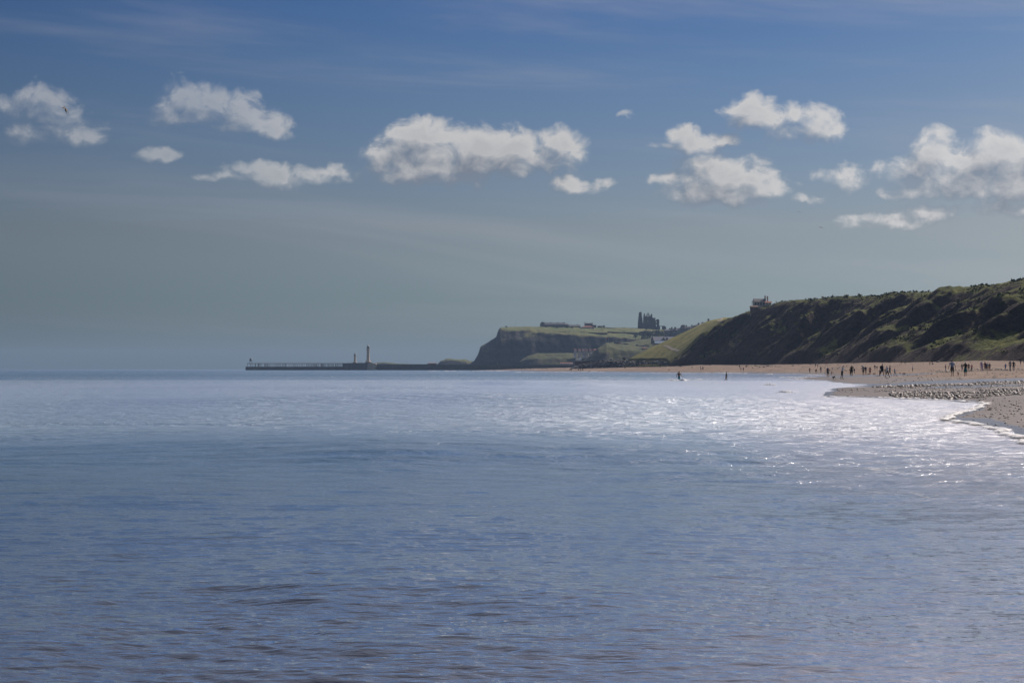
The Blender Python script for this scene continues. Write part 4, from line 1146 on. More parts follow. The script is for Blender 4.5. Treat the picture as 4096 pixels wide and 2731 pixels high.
arch.prism([(AX(2637.1), AZ(1305.98))] + [(AX(2638.6), AZ(1303)), (AX(2648), AZ(1303.2)), (AX(2657), AZ(1303)), (AX(2661), AZ(1304.5)), (AX(2662), AZ(1305.98))][0:] + [(AX(2648.2), AZ(1305.98)), (AX(2646.4), AZ(1304.9)), (AX(2644.1), AZ(1304.5)), (AX(2641.8), AZ(1304.9)), (AX(2640), AZ(1305.98))], -1.5, 1.5)
arch.prism([(AX(2662), -3), (AX(2666.5), -3), (AX(2664), AZ(1309)), (AX(2662), AZ(1306))], -1.5, 1.5)
arch.build('ruined_arch', M['abbey'], ab)

# ------------------------------------------------------------------ flag, mast, walls on the far hill
fp = empty('flagpole', at(2434, 1374, 2560))
tag(fp, 'white flagpole with a small red flag on the grassy bluff', 'flagpole')
k = 2560 / F
MB().bar((0, 0, -1), (0, 0, 21.5 * k), .14, 6, .09).build('pole', M['render'], fp)
MB().add([(.1, 0, 21 * k), (-2.0, .1, 20.6 * k), (-1.9, .12, 18.4 * k), (.1, 0, 18.7 * k), (.1, .06, 21 * k), (-2.0, .16, 20.6 * k), (-1.9, .18, 18.4 * k), (.1, .06, 18.7 * k)],
         [(0, 1, 2, 3), (7, 6, 5, 4), (0, 4, 5, 1), (1, 5, 6, 2), (2, 6, 7, 3), (3, 7, 4, 0)]).build('flag', M['red'], fp)
ms = empty('signal_mast', at(2060.5, 1309, 3060))
tag(ms, 'thin mast standing near the edge of the far cliff', 'mast')
MB().bar((0, 0, -1), (0, 0, 17 * 3060 / F), .16, 5, .08).build('pole', M['beacon'], ms)
MB().bar((-.8, 0, 14 * 3060 / F), (.8, 0, 14 * 3060 / F), .08, 5).build('crossarm', M['beacon'], ms)
fw = MB()
for a, c, ra, rb, da, db in ((2220, 2330, 1324.5, 1328, 3040, 3040), (2330, 2430, 1328, 1331, 3040, 3040), (2430, 2555, 1326, 1330, 3060, 3060)):
    p, q = at(a, ra, da), at(c, rb, db)
    fw.add([(p.x, p.y, p.z - 4), (q.x, q.y, q.z - 4), (q.x, q.y + 1, q.z - 4), (p.x, p.y + 1, p.z - 4), (p.x, p.y, p.z), (q.x, q.y, q.z), (q.x, q.y + 1, q.z), (p.x, p.y + 1, p.z)],
           [(0, 3, 2, 1), (4, 5, 6, 7), (0, 1, 5, 4), (1, 2, 6, 5), (2, 3, 7, 6), (3, 0, 4, 7)])
tag(fw.build('field_wall', M['abbey']), 'long dark stone wall below the green clifftop field', 'wall')
fw2 = MB()
p, q = at(2412, 1309.5, 3170), at(2552, 1312, 3190)
fw2.add([(p.x, p.y, p.z - 4), (q.x, q.y, q.z - 4), (q.x, q.y + 1, q.z - 4), (p.x, p.y + 1, p.z - 4), (p.x, p.y, p.z), (q.x, q.y, q.z), (q.x, q.y + 1, q.z), (p.x, p.y + 1, p.z)],
        [(0, 3, 2, 1), (4, 5, 6, 7), (0, 1, 5, 4), (1, 2, 6, 5), (2, 3, 7, 6), (3, 0, 4, 7)])
tag(fw2.build('skyline_wall', M['abbey']), 'low wall on the skyline between the cottage and the abbey', 'wall')

# ------------------------------------------------------------------ parked cars on the bluff road
PAINT = {n: surf('car_paint_' + n, a, tuple(min(1, x * 1.15) for x in a), 0.3, 0.25, 0, 0.6) for n, a in (('white', (0.72, 0.72, 0.72)), ('silver', (0.42, 0.43, 0.45)), ('red', (0.40, 0.03, 0.03)), ('blue', (0.05, 0.09, 0.25)), ('black', (0.02, 0.02, 0.025)), ('grey', (0.14, 0.14, 0.15)))}
body_prof = [(-2.1, .32), (2.1, .32), (2.15, .62), (2.05, .82), (1.15, .92), (.55, 1.42), (-1.15, 1.46), (-1.85, .95), (-2.15, .85)]
glass_prof = [(.98, .94), (.50, 1.36), (-1.08, 1.40), (-1.62, .97)]
car_body = MB().prism(body_prof, -.85, .85).mesh('body', [PAINT['white']])
car_glass = MB().prism(glass_prof, -.87, .87).mesh('window', [M['pane']])
wm = MB()
wm.lathe([(.20, -.1), (.31, -.1), (.31, .1), (.20, .1)], 0, 0, 12)
wheel_me = wm.mesh('wheel', [M['rubber']])
for v in wheel_me.vertices:
    v.co = (v.co.x, v.co.z, v.co.y)
lampm = MB().box(-.04, .04, -.16, .16, -.07, .07).mesh('headlight', [M['frame']])
def car(px, py, Y, paint, label, rz):
    c = empty('parked_car', at(px, py, Y), rz)
    tag(c, label, 'car', 'cars parked on the bluff road')
    bo = link('body', car_body, c); bo.material_slots[0].link = 'OBJECT'; bo.material_slots[0].material = PAINT[paint]
    link('window', car_glass, c)
    for x in (-1.3, 1.3):
        for y in (-.78, .78):
            o = link('wheel', wheel_me, c); o.location = (x, y, .31)
    for y in (-.6, .6):
        o = link('headlight', lampm, c); o.location = (2.12, y, .68)
    return c
ups = [(2462, 'blue'), (2470, 'grey'), (2476, 'red'), (2482, 'white'), (2490, 'silver'), (2497, 'black'), (2503, 'blue'), (2509, 'grey')]
ordn = ['first', 'second', 'third', 'fourth', 'fifth', 'sixth', 'seventh', 'eighth', 'ninth', 'tenth', 'eleventh', 'twelfth']
bluff = bpy.data.objects['west_bluff']
from mathutils.bvhtree import BVHTree
def bvh_of(o):
    me = o.data
    return BVHTree.FromPolygons([o.matrix_world @ v.co for v in me.vertices], [tuple(p.vertices) for p in me.polygons])
BLUFF_T = bvh_of(bluff)
def hit(tree, px, py):
    d = (at(px, py, 1000.0) - Vector((0, 0, EYE))).normalized()
    h = tree.ray_cast(Vector((0, 0, EYE)), d)
    return h[0]
def drop(tree, x, y):
    h = tree.ray_cast(Vector((x, y, 500)), Vector((0, 0, -1)))
    return h[0].z if h[0] is not None else 0.0
def park(px, py, paint, label, rz, Ydef):
    p = hit(BLUFF_T, px, py)
    if p is None:
        p = at(px, py, Ydef)
    c = car(px, py, Ydef, paint, label, rz)
    c.location = (p.x, p.y, drop(BLUFF_T, p.x, p.y) + .05)
for i, (px, pt) in enumerate(ups):
    park(px, 1373.5 + (px - 2462) * .10, pt, '%s car, %s of the upper row beside the flagpole, counted from the left' % (pt, ordn[i]), 0.05, 2600)
for i, (px, pt) in enumerate(((2548, 'blue'), (2554, 'white'), (2560, 'silver'), (2566, 'white'), (2571, 'silver'), (2577, 'grey'), (2583, 'white'), (2589, 'silver'), (2595, 'black'))):
    park(px, 1383.5 + (px - 2548) * .08, pt, '%s car, %s of the lower row above the kiosk, counted from the left' % (pt, ordn[i]), 0.05, 2560)

# ------------------------------------------------------------------ trees and bushes of the town hill
LEAF = surf('dark_foliage', (0.022, 0.034, 0.014), (0.055, 0.070, 0.026), 0.6, 0.8)
BARK = surf('bark', (0.05, 0.04, 0.03), (0.09, 0.07, 0.055), 1.0, 0.9)
def crown_mesh(name, rx, rz, n, seed, leaf=0.5, mat=None, flat=1.0):
    r = np.random.RandomState(seed)
    d = r.normal(size=(n, 3)); d /= np.linalg.norm(d, axis=1)[:, None]
    lump = 1.0 + 0.35 * np.sin(d[:, 0] * 4 + seed) * np.cos(d[:, 1] * 5 + d[:, 2] * 3)
    c = d * (0.45 + 0.55 * r.rand(n, 1) ** .5) * lump[:, None] * np.array([rx, rx * .8, rz])
    a = r.normal(size=(n, 3)); a /= np.linalg.norm(a, axis=1)[:, None]
    bvec = np.cross(a, r.normal(size=(n, 3))); bvec /= np.linalg.norm(bvec, axis=1)[:, None]
    s = leaf * (0.6 + .8 * r.rand(n, 1))
    v = np.stack([c - a * s, c + bvec * s * .7, c + a * s, c - bvec * s * .7], 1).reshape(-1, 3)
    q = np.arange(n * 4).reshape(-1, 4)
    return np_mesh(name, v, q, None, mat or LEAF, False)
def tree(name, label, px, py_base, py_top, half_px, Y, seed, group=None):
    kk = Y / F
    t = empty(name, at(px, py_base, Y))
    tag(t, label, 'tree', group)
    H = (py_base - py_top) * kk
    tr = MB().bar((0, 0, -3), (.1, 0, H * .55), .028 * H + .08, 6, .014 * H + .04)
    for a in range(4):
        tr.bar((.05, 0, H * (.3 + .06 * a)), (math.cos(a * 1.7) * half_px * kk * .6, math.sin(a * 1.7) * half_px * kk * .5, H * (.6 + .07 * a)), .012 * H + .03, 5, .02)
    tr.build('trunk', BARK, t)
    c = link('crown', crown_mesh('crown', half_px * kk, H * .42, 420, seed, max(.3, half_px * kk * .16)), t)
    c.location = (0, 0, H * .60)
    return t
TREES = [(2415, 1312, 1301.5, 5, 3120, 'rounded dark tree right of the brown clifftop cottage'), (2566, 1348, 1326, 13, 2990, 'broad dark tree at the left foot of the abbey'), (2583, 1353, 1322, 14, 2985, 'tallest dark tree below the abbey tower'), (2600, 1354, 1325, 13, 2980, 'dark tree below the abbey gable'),
         (2617, 1352, 1322, 13, 2990, 'dark tree below the right side of the abbey'), (2634, 1353, 1320, 13, 2985, 'dark tree between the abbey and the crescent'), (2650, 1354, 1322, 12, 2960, 'dark tree just left of the crescent houses'), (2574, 1368, 1346, 11, 2900, 'lower dark tree on the hillside under the abbey'),
         (2592, 1368, 1349, 11, 2880, 'lower dark tree left of the gabled hall'), (2542, 1352, 1338, 8, 3000, 'small dark tree left of the abbey trees'), (2228, 1312, 1306.5, 4, 3100, 'small rounded bush in front of the clifftop terrace'), (2267, 1314, 1303, 6, 3110, 'leafy bush at the right end of the clifftop terrace'),
         (2288, 1314, 1305, 4, 3110, 'small bush before the low clifftop farm building'), (2496, 1441, 1431, 6, 1560, 'dark bush at the left foot of the green slope'), (2025, 1309, 1304, 4.5, 3060, 'low scrub clump on the edge of the far cliff')]
for i, (px, pb, pt, hp, Yt, lab) in enumerate(TREES):
    tree('town_tree' if i not in (10, 11, 12, 13, 14) else 'round_bush', lab, px, pb, pt, hp, Yt, 40 + i, 'trees on the town hill' if 1 <= i <= 9 else None)

# ------------------------------------------------------------------ boulder sea wall below the green slope
ROCK_M = surf('pale_boulder', (0.16, 0.15, 0.145), (0.34, 0.32, 0.30), 0.5, 0.85, 0.15)
ROCK_D = surf('dark_boulder', (0.045, 0.042, 0.042), (0.10, 0.092, 0.088), 0.8, 0.8, 0.1)
def rock_mesh(name, seed, mat, flat=0.7, sub=1):
    bm = bmesh.new()
    bmesh.ops.create_icosphere(bm, subdivisions=sub, radius=1.0)
    r = random.Random(seed)
    off = Vector((r.uniform(0, 50), r.uniform(0, 50), r.uniform(0, 50)))
    from mathutils import noise as mn
    for v in bm.verts:
        n = mn.noise(v.co * 1.3 + off) * .45 + mn.noise(v.co * 3 + off) * .12
        v.co *= 1 + n
        v.co.z *= flat
        for ax in range(3):     # flattened broken faces
            v.co[ax] = max(-.82 - .1 * r.random(), min(.82 + .1 * r.random(), v.co[ax]))
    me = bpy.data.meshes.new(name)
    bm.to_mesh(me); bm.free()
    me.materials.append(mat)
    return me
ROCKS_P = [rock_mesh('boulder', 100 + i, ROCK_M, .75) for i in range(6)]
ROCKS_D = [rock_mesh('boulder', 200 + i, ROCK_D, .75) for i in range(5)]
prom = MB()
pts = [(2300, 1443.5, 1600), (2420, 1444, 1580), (2500, 1442.5, 1540), (2600, 1442.5, 1490), (2712, 1443, 1395)]
for (a, ra, ya), (c, rb, yc) in zip(pts[:-1], pts[1:]):
    p, q = at(a, ra, ya), at(c, rb, yc)
    prom.add([(p.x, p.y, p.z - 5), (q.x, q.y, q.z - 5), (q.x, q.y + 9, q.z - 5), (p.x, p.y + 9, p.z - 5), (p.x, p.y, p.z), (q.x, q.y, q.z), (q.x, q.y + 9, q.z), (p.x, p.y + 9, p.z)],
             [(0, 3, 2, 1), (4, 5, 6, 7), (0, 1, 5, 4), (1, 2, 6, 5), (2, 3, 7, 6), (3, 0, 4, 7)])
tag(prom.build('promenade_wall', M['pier']), 'low dark promenade wall above the boulders', 'wall')
armour = empty('boulder_sea_wall', at(2490, 1470, 1500))
tag(armour, 'sloping sea wall of piled grey boulders below the green slope', 'sea wall')
ar = random.Random(9)
bx_ = [2285, 2330, 2400, 2500, 2600, 2690]
top_r = [1471, 1452, 1444, 1444, 1444.5, 1447]
bot_r = [1474, 1474, 1472, 1470, 1466.5, 1461]
dst = [1560, 1550, 1530, 1500, 1440, 1360]
for i in range(285):
    px = 2285 + 405 * ((i * 0.618034) % 1.0)
    t = (i * 0.754877) % 1.0
    tr_, br_, dd = np.interp(px, bx_, top_r), np.interp(px, bx_, bot_r), np.interp(px, bx_, dst)
    py = br_ + (tr_ - br_) * t
    p = at(px, py + .6, dd + t * 11.0)
    me = ar.choice(ROCKS_P) if ar.random() < .42 else ar.choice(ROCKS_D)
    o = bpy.data.objects.new('boulder', me); COL.objects.link(o)
    s_ = ar.uniform(.75, 1.45) * (1.0 if px > 2360 else .8)
    o.scale = (s_ * ar.uniform(.9, 1.5), s_, s_ * ar.uniform(.7, 1.1))
    o.rotation_euler = (ar.uniform(-.6, .6), ar.uniform(-.6, .6), ar.uniform(0, 6.28))
    o.location = p
    o.parent = armour; o.matrix_parent_inverse = Matrix.Translation(-Vector(armour.location))
core_m = MB()
for (a, c) in zip(range(0, 5), range(1, 6)):
    p0, q0 = at(bx_[a], bot_r[a] + 1.5, dst[a] + 1), at(bx_[c], bot_r[c] + 1.5, dst[c] + 1)
    p1, q1 = at(bx_[a], top_r[a] + 2.5, dst[a] + 12), at(bx_[c], top_r[c] + 2.5, dst[c] + 12)
    core_m.add([tuple(p0), tuple(q0), tuple(q1), tuple(p1), (p1.x, p1.y, p1.z - 6), (q1.x, q1.y, q1.z - 6), (p0.x, p0.y, p0.z - 1), (q0.x, q0.y, q0.z - 1)],
               [(0, 1, 2, 3), (3, 2, 5, 4), (6, 0, 3, 4), (1, 7, 5, 2), (6, 7, 1, 0), (4, 5, 7, 6)])
rel(core_m.build('rubble_core', ROCK_D), armour)

# boulders and wrack at the foot of the near cliff, each one a stone of its own
BOULD = [(3008, 1463.5, 4.0, 'p'), (3021, 1463, 5.5, 'd'), (3030, 1466, 6.5, 'p'), (3038, 1468.5, 5.0, 'd'), (3049, 1466, 4.2, 'p'), (3056, 1468, 5.5, 'd'), (3066, 1466.5, 5.0, 'd'), (3073, 1464, 6.0, 'd'), (3083, 1467, 5.0, 'p'), (3090, 1465.5, 4.0, 'd'), (3102, 1466.5, 4.4, 'd'), (3112, 1468, 3.2, 'p'), (3120, 1467, 3.6, 'd'),
         (2984, 1467, 6.5, 'd'), (3011, 1471.5, 4.2, 'd'), (2840, 1461, 7.0, 'd'), (2723, 1466, 6.5, 'd'), (2769, 1470.5, 4.6, 'd'), (2697, 1466.5, 4.0, 'p'), (2664, 1467, 4.2, 'p'), (2641, 1468, 4.0, 'd'), (3172, 1463, 6.0, 'd'), (3195, 1461.5, 3.4, 'p'), (3242, 1458, 7.0, 'd'), (3275, 1458.5, 4.5, 'd'), (3354, 1459, 4.5, 'd'), (3388, 1450, 6.0, 'd'), (3752, 1449.5, 9.0, 'p'), (3600, 1494, 5.5, 'd'), (3620, 1449, 4.0, 'd'), (3520, 1449, 5.0, 'p'), (3980, 1440.5, 6.0, 'd')]
CLIFF_BASE = {2641: 1440, 2664: 1420, 2697: 1400, 2723: 1360, 2769: 1270, 2840: 1200}
btxt = {'p': 'pale', 'd': 'dark'}
def feet(px, py):
    """distance at which the beach is seen at this row and column"""
    Ys = np.exp(np.linspace(math.log(26), math.log(1500), 900))
    Xs = (px - 2048) / F * Ys
    rows = HZ + (EYE - beach_z(Xs, Ys)) * F / Ys
    idx = np.where(rows[1:] <= py)[0]
    return float(Ys[idx[0] + 1]) if len(idx) else 900.0
near_names = ['beside the heap of stones below the cliff', 'in the heap of stones below the cliff', 'by itself on the sand under the cliff', 'at the foot of the dark cliff', 'on the upper beach']
for i, (px, py, hw, kd) in enumerate(BOULD):
    Yb = feet(px, py)
    o = link('boulder', (ROCKS_P if kd == 'p' else ROCKS_D)[i % 5])
    s_ = hw * Yb / F
    X_ = (px - 2048) / F * Yb
    o.location = (X_, Yb, gz(X_, Yb) + s_ * .18)
    o.scale = (s_, s_ * .8, s_ * .55)
    o.rotation_euler = (0, 0, i * 1.3)
    where = ('%s from the left in the heap of stones under the dark cliff' % (ordn[i] if i < 12 else 'thirteenth')) if i < 13 else ['by three walkers left of the stone heap', 'lone small stone below the left end of the stone heap', 'largest at the foot of the dark cliff headland', 'long low stone near the right end of the sea wall', 'small flat stone right of the pale dog', 'small stone at the right end of the sea wall', 'small stone just below the sea wall boulders', 'stone left of the lone pale one by the sea wall', 'low flat stone right of the stone heap', 'small bright stone right of the stone heap', 'long low stone behind the two far walkers', 'small stone just left of the red topped walker', 'low stone right of the red topped walker', 'stone at the cliff foot above the white shirted man', 'wedge shaped slab behind the two pale walkers', 'low stone in the shallow runnel beside the family', 'small stone near the far couple under the cliff', 'stone at the cliff foot above the family', 'stone at the cliff foot left of the man with a boy'][i - 13]
    tag(o, '%s boulder, %s' % (btxt[kd], where), 'boulder', 'boulders at the foot of the near cliff')

# ------------------------------------------------------------------ footpaths on the green slope
SLOPE_T = bvh_of(slope)
PATH_M = surf('trodden_path', (0.24, 0.20, 0.15), (0.32, 0.27, 0.20), 0.6, 0.95)
for pts_, lab in (([(2655, 1383), (2668, 1384.5), (2680, 1391), (2694, 1397.5), (2708, 1401.5), (2716, 1403)], 'narrow trodden path crossing the lower green slope'), ([(2862, 1277), (2872, 1281), (2884, 1287), (2894, 1290)], 'short trodden path near the top of the green slope')):
    P_ = [hit(SLOPE_T, a_, c_) for a_, c_ in pts_]
    P_ = [p for p in P_ if p is not None]
    if len(P_) > 2:
        fine_ = chain_ = []
        fine_ = [P_[i].lerp(P_[i + 1], q / 6) for i in range(len(P_) - 1) for q in range(6)] + [P_[-1]]
        mb = MB(); v_ = []
        for i, p in enumerate(fine_):
            t_ = (fine_[min(i + 1, len(fine_) - 1)] - fine_[max(i - 1, 0)]); t_.z = 0; t_.normalize()
            n_ = Vector((-t_.y, t_.x, 0))
            for s_ in (-1, 1):
                q_ = p + n_ * s_ * .9
                v_.append((q_.x, q_.y, drop(SLOPE_T, q_.x, q_.y) + .12))
        mb.add(v_, [(2 * i, 2 * i + 1, 2 * i + 3, 2 * i + 2) for i in range(len(fine_) - 1)])
        tag(mb.build('footpath', PATH_M), lab, None, None, 'structure')

# ------------------------------------------------------------------ people
SLOTS = ['face', 'hair', 'torso', 'upper_arm', 'forearm', 'hips', 'shin', 'foot']
def cloth(n, a):
    return surf(n, a, tuple(x * 0.75 for x in a), 6.0, 0.85, 0, 0.2)
C = {
    'skin': surf('skin', (0.42, 0.24, 0.16), (0.34, 0.19, 0.13), 5.0, 0.6), 'tan': surf('tanned_skin', (0.26, 0.14, 0.09), (0.20, 0.11, 0.07), 5.0, 0.6),
    'dark_hair': cloth('dark_hair', (0.02, 0.014, 0.011)), 'brown_hair': cloth('brown_hair', (0.07, 0.04, 0.025)), 'fair_hair': cloth('fair_hair', (0.42, 0.31, 0.17)), 'grey_hair': cloth('grey_hair', (0.45, 0.44, 0.43)),
    'white': cloth('white_cotton', (0.72, 0.72, 0.76)), 'black': cloth('black_cotton', (0.012, 0.012, 0.015)), 'navy': cloth('navy_cotton', (0.014, 0.02, 0.06)), 'lightblue': cloth('light_blue_cotton', (0.26, 0.34, 0.50)),
    'grey': cloth('grey_cotton', (0.20, 0.21, 0.24)), 'purple': cloth('purple_cotton', (0.065, 0.035, 0.10)), 'maroon': cloth('maroon_cotton', (0.16, 0.018, 0.03)), 'red': cloth('red_cotton', (0.55, 0.03, 0.03)), 'pink': cloth('pink_cotton', (0.50, 0.14, 0.22)),
    'teal': cloth('teal_cotton', (0.02, 0.16, 0.20)), 'lilac': cloth('lilac_cotton', (0.38, 0.32, 0.58)), 'blue': cloth('bright_blue_cotton', (0.03, 0.08, 0.42)), 'beige': cloth('beige_cotton', (0.36, 0.29, 0.21)), 'green': cloth('olive_cotton', (0.06, 0.075, 0.035)),
    'orange': cloth('orange_cotton', (0.75, 0.38, 0.08)), 'denim': cloth('denim', (0.05, 0.075, 0.14)), 'shoe': cloth('dark_shoe', (0.03, 0.026, 0.024)), 'aqua': cloth('turquoise_cotton', (0.03, 0.30, 0.38)),
}
def skin_eval(verts, edges, radii):
    me = bpy.data.meshes.new('tmp'); me.from_pydata(verts, edges, [])
    o = bpy.data.objects.new('tmp', me); COL.objects.link(o)
    o.modifiers.new('s', 'SKIN').use_smooth_shade = True
    ss = o.modifiers.new('d', 'SUBSURF'); ss.levels = 1
    for i, r in enumerate(radii):
        me.skin_vertices[0].data[i].radius = r if isinstance(r, tuple) else (r, r)
        me.skin_vertices[0].data[i].use_root = (i == 0)
    dg = bpy.context.evaluated_depsgraph_get()
    ev = o.evaluated_get(dg)
    m2 = bpy.data.meshes.new_from_object(ev)
    V = [v.co.copy() for v in m2.vertices]; Fc = [tuple(p.vertices) for p in m2.polygons]
    bpy.data.objects.remove(o); bpy.data.meshes.remove(me); bpy.data.meshes.remove(m2)
    return V, Fc
def seg_dist(p, a, b):
    ab = b - a
    t = max(0, min(1, (p - a).dot(ab) / max(1e-9, ab.length_squared)))
    return (p - a - ab * t).length

def body_mesh(name, legs=((.12, .1), (-.12, .15)), arms=((.1, .25), (-.1, .25)), lean=0.05, out=0.10, head_turn=0.0, child=False, stout=1.0, elbow_out=(0, 0)):
    """figure 1.75 tall facing +x; legs/arms: (swing, bend) for the left and right side"""
    hl = 0.92 if not child else 0.84
    hs = 1.0 if not child else 1.28
    V = []; E = []; Rr = []; reg = []
    def add(p, r, parent=None, region=None):
        V.append(Vector(p)); Rr.append(r)
        if parent is not None:
            E.append((parent, len(V) - 1)); reg.append((parent, len(V) - 1, region))
        return len(V) - 1
    def tip(p):
        d = Vector(p) - Vector((0, 0, hl))
        return Vector((0, 0, hl)) + Matrix.Rotation(lean, 3, 'Y') @ d
    t = stout
    pel = add((0, 0, hl), (.125 * t, .155 * t))
    bel = add(tip((0, 0, hl + .20)), (.115 * t, .145 * t), pel, 'torso')
    che = add(tip((0, 0, hl + .42)), (.120 * t, .165 * t), bel, 'torso')
    nb = add(tip((0, 0, hl + .555)), (.060, .062), che, 'torso')
    nk = add(tip((.01, 0, hl + .61)), (.054, .054), nb, 'face')
    hm = add(tip((.025, 0, hl + .70 * (1 if not child else 1.02))), (.088 * hs, .078 * hs), nk, 'face')
    ht = add(tip((.012, 0, hl + .775 * (1 if not child else 1.06))), (.082 * hs, .074 * hs), hm, 'hair')
    hands = []
    for s_, (sw, bd) in zip((-1, 1), legs):
        hp = add((0, s_ * .085 * t, hl - .06), (.092 * t, .092 * t), pel, 'hips')
        L1 = hl * .465; L2 = hl * .455
        kn = Vector((math.sin(sw) * L1, s_ * .088 * t, hl - .06 - math.cos(sw) * L1))
        md = (Vector((0, s_ * .085 * t, hl - .06)) + kn) / 2
        i1 = add(md, (.080 * t, .080 * t), hp, 'hips')
        i2 = add(kn, (.056, .058), i1, 'hips')
        a2 = sw - bd
        an = kn + Vector((math.sin(a2) * L2, 0, -math.cos(a2) * L2))
        cf = kn + (an - kn) * .32
        i3 = add(cf, (.056, .054), i2, 'shin')
        i4 = add(an, (.036, .036), i3, 'shin')
        pitch = a2 if a2 < 0 else 0
        toe = an + Vector((math.cos(pitch) * .15, s_ * .02, -.045 + math.sin(pitch) * .10))
        add(toe, (.034, .042), i4, 'foot')
    for s_, (sw, bd), eo in zip((-1, 1), arms, elbow_out):
        sh_ = add(tip((0, s_ * .165 * t, hl + .47)), (.066, .066), che, 'torso')
        sp = V[sh_]
        e = sp + Vector((math.sin(sw) * .28, s_ * (out + eo) * 1.0, -math.cos(sw) * .27))
        i1 = add((sp + e) / 2, (.049, .049), sh_, 'upper_arm')
        i2 = add(e, (.040, .040), i1, 'upper_arm')
        w = e + Vector((math.sin(sw + bd) * .25, s_ * (out * .3 - eo * .6), -math.cos(sw + bd) * .24))
        i3 = add(e + (w - e) * .35, (.039, .039), i2, 'forearm')
        i4 = add(w, (.026, .030), i3, 'forearm')
        dirn = (w - e).normalized()
        pm = w + dirn * .075
        add(pm, (.022, .038), i4, 'forearm')
        hands.append((w, pm, dirn, s_))
    vv, ff = skin_eval([tuple(p) for p in V], E, Rr)
    mats = []
    for f in ff:
        c = sum((vv[i] for i in f), Vector()) / len(f)
        best = min(reg, key=lambda q: seg_dist(c, V[q[0]], V[q[1]]) / (0.5 * (Rr[q[0]][0] + Rr[q[1]][0])))
        rname = best[2]
        if rname == 'torso' and c.z < V[pel].z + .03: rname = 'hips'
        if rname in ('face', 'hair'):
            hc = V[hm]
            rname = 'hair' if (c - hc).z > .035 * hs or ((c - hc).x < -.015 and (c - hc).z > -.06) else 'face'
        mats.append(SLOTS.index(rname))
    mb = MB(); mb.v = [tuple(v) for v in vv]; mb.f = list(ff); mb.mi = mats
    for (w, pm, dn, s_) in hands:      # four fingers of different length and a thumb on the inner side
        side = Vector((1, 0, 0)) - dn * dn.x
        side.normalize()
        for q, (o_, ln) in enumerate(((-.030, .058), (-.010, .072), (.010, .068), (.028, .052))):
            a = pm + side * o_; b1 = a + dn * ln * .6; c1 = b1 + (dn * .8 + Vector((0, -s_ * .6, 0))).normalized() * ln * .5
            mb.bar(a, b1, .0095, 4, .009, SLOTS.index('forearm')).bar(b1, c1, .009, 4, .007, SLOTS.index('forearm'))
        mb.bar(w + dn * .03 + side * .028, w + dn * .075 + side * .062, .012, 4, .009, SLOTS.index('forearm'))
    hc = V[hm]
    mb.bar(hc + Vector((.070 * hs, 0, .015)), hc + Vector((.098 * hs, 0, -.018)), .010, 5, .014, 0)
    for sy in (-1, 1):
        mb.bar(hc + Vector((-.01, sy * .074 * hs, -.01)), hc + Vector((-.012, sy * .088 * hs, .012)), .018, 6, .02, 0)
        mb.bar(hc + Vector((.072 * hs, sy * .030, .018)), hc + Vector((.080 * hs, sy * .030, .018)), .010, 6, .008, 1)
    mb.bar(hc + Vector((.074 * hs, -.022, -.045)), hc + Vector((.074 * hs, .022, -.045)), .008, 5, .008, 2 * 0)
    zmin = min(v[2] for v in mb.v); zmax = max(v[2] for v in mb.v)
    mb.v = [(x, y, (z - zmin)) for x, y, z in mb.v]
    me = mb.mesh(name, [C['skin']] * len(SLOTS), True)
    return me, zmax - zmin

POSE = {
    'stand': body_mesh('body', ((.05, .06), (-.04, .05)), ((.04, .2), (-.06, .22)), .02),
    'hips': body_mesh('body', ((.03, .05), (.06, .1)), ((-.25, 1.5), (-.2, 1.4)), .02, .16, 0, False, 1.0, (.06, .06)),
    'walk': body_mesh('body', ((.36, .12), (-.34, .28)), ((-.35, .3), (.35, .45)), .06),
    'stroll': body_mesh('body', ((.22, .08), (-.20, .22)), ((-.2, .25), (.22, .3)), .04),
    'lean': body_mesh('body', ((.10, .08), (-.12, .12)), ((.55, .35), (.15, .3)), .22),
    'stout': body_mesh('body', ((.05, .05), (-.05, .06)), ((.04, .15), (-.04, .18)), .02, .13, 0, False, 1.22),
    'stoutwalk': body_mesh('body', ((.30, .15), (-.30, .35)), ((-.2, .3), (.25, .4)), .08, .13, 0, False, 1.25),
    'kid': body_mesh('body', ((.06, .05), (-.06, .08)), ((.1, .3), (-.1, .3)), .03, .12, 0, True),
    'kidwalk': body_mesh('body', ((.30, .1), (-.28, .3)), ((-.3, .4), (.35, .6)), .05, .14, 0, True),
    'kidarms': body_mesh('body', ((.15, .08), (-.15, .12)), ((.5, .5), (-.3, .3)), .02, .24, 0, True),
    'wade': body_mesh('body', ((.12, .1), (-.10, .12)), ((-.55, .75), (.35, .5)), .03, .15),
    'step': body_mesh('body', ((.22, .12), (-.42, .32)), ((.25, .4), (-.30, .2)), .03, .08),
    'sit': body_mesh('body', ((1.45, 1.35), (1.40, 1.30)), ((.5, .6), (.4, .6)), -.12, .12),
}
def dress(o, top='grey', bottom='black', hair='dark_hair', shin='skin', sleeve='top', skin='skin', foot='shoe', fore='skin'):
    mat = {'face': C[skin], 'hair': C[hair], 'torso': C[top], 'upper_arm': C[top] if sleeve != 'bare' else C[skin], 'forearm': C[fore], 'hips': C[bottom], 'shin': C[shin], 'foot': C[foot]}
    for i, sname in enumerate(SLOTS):
        o.material_slots[i].link = 'OBJECT'
        o.material_slots[i].material = mat[sname]

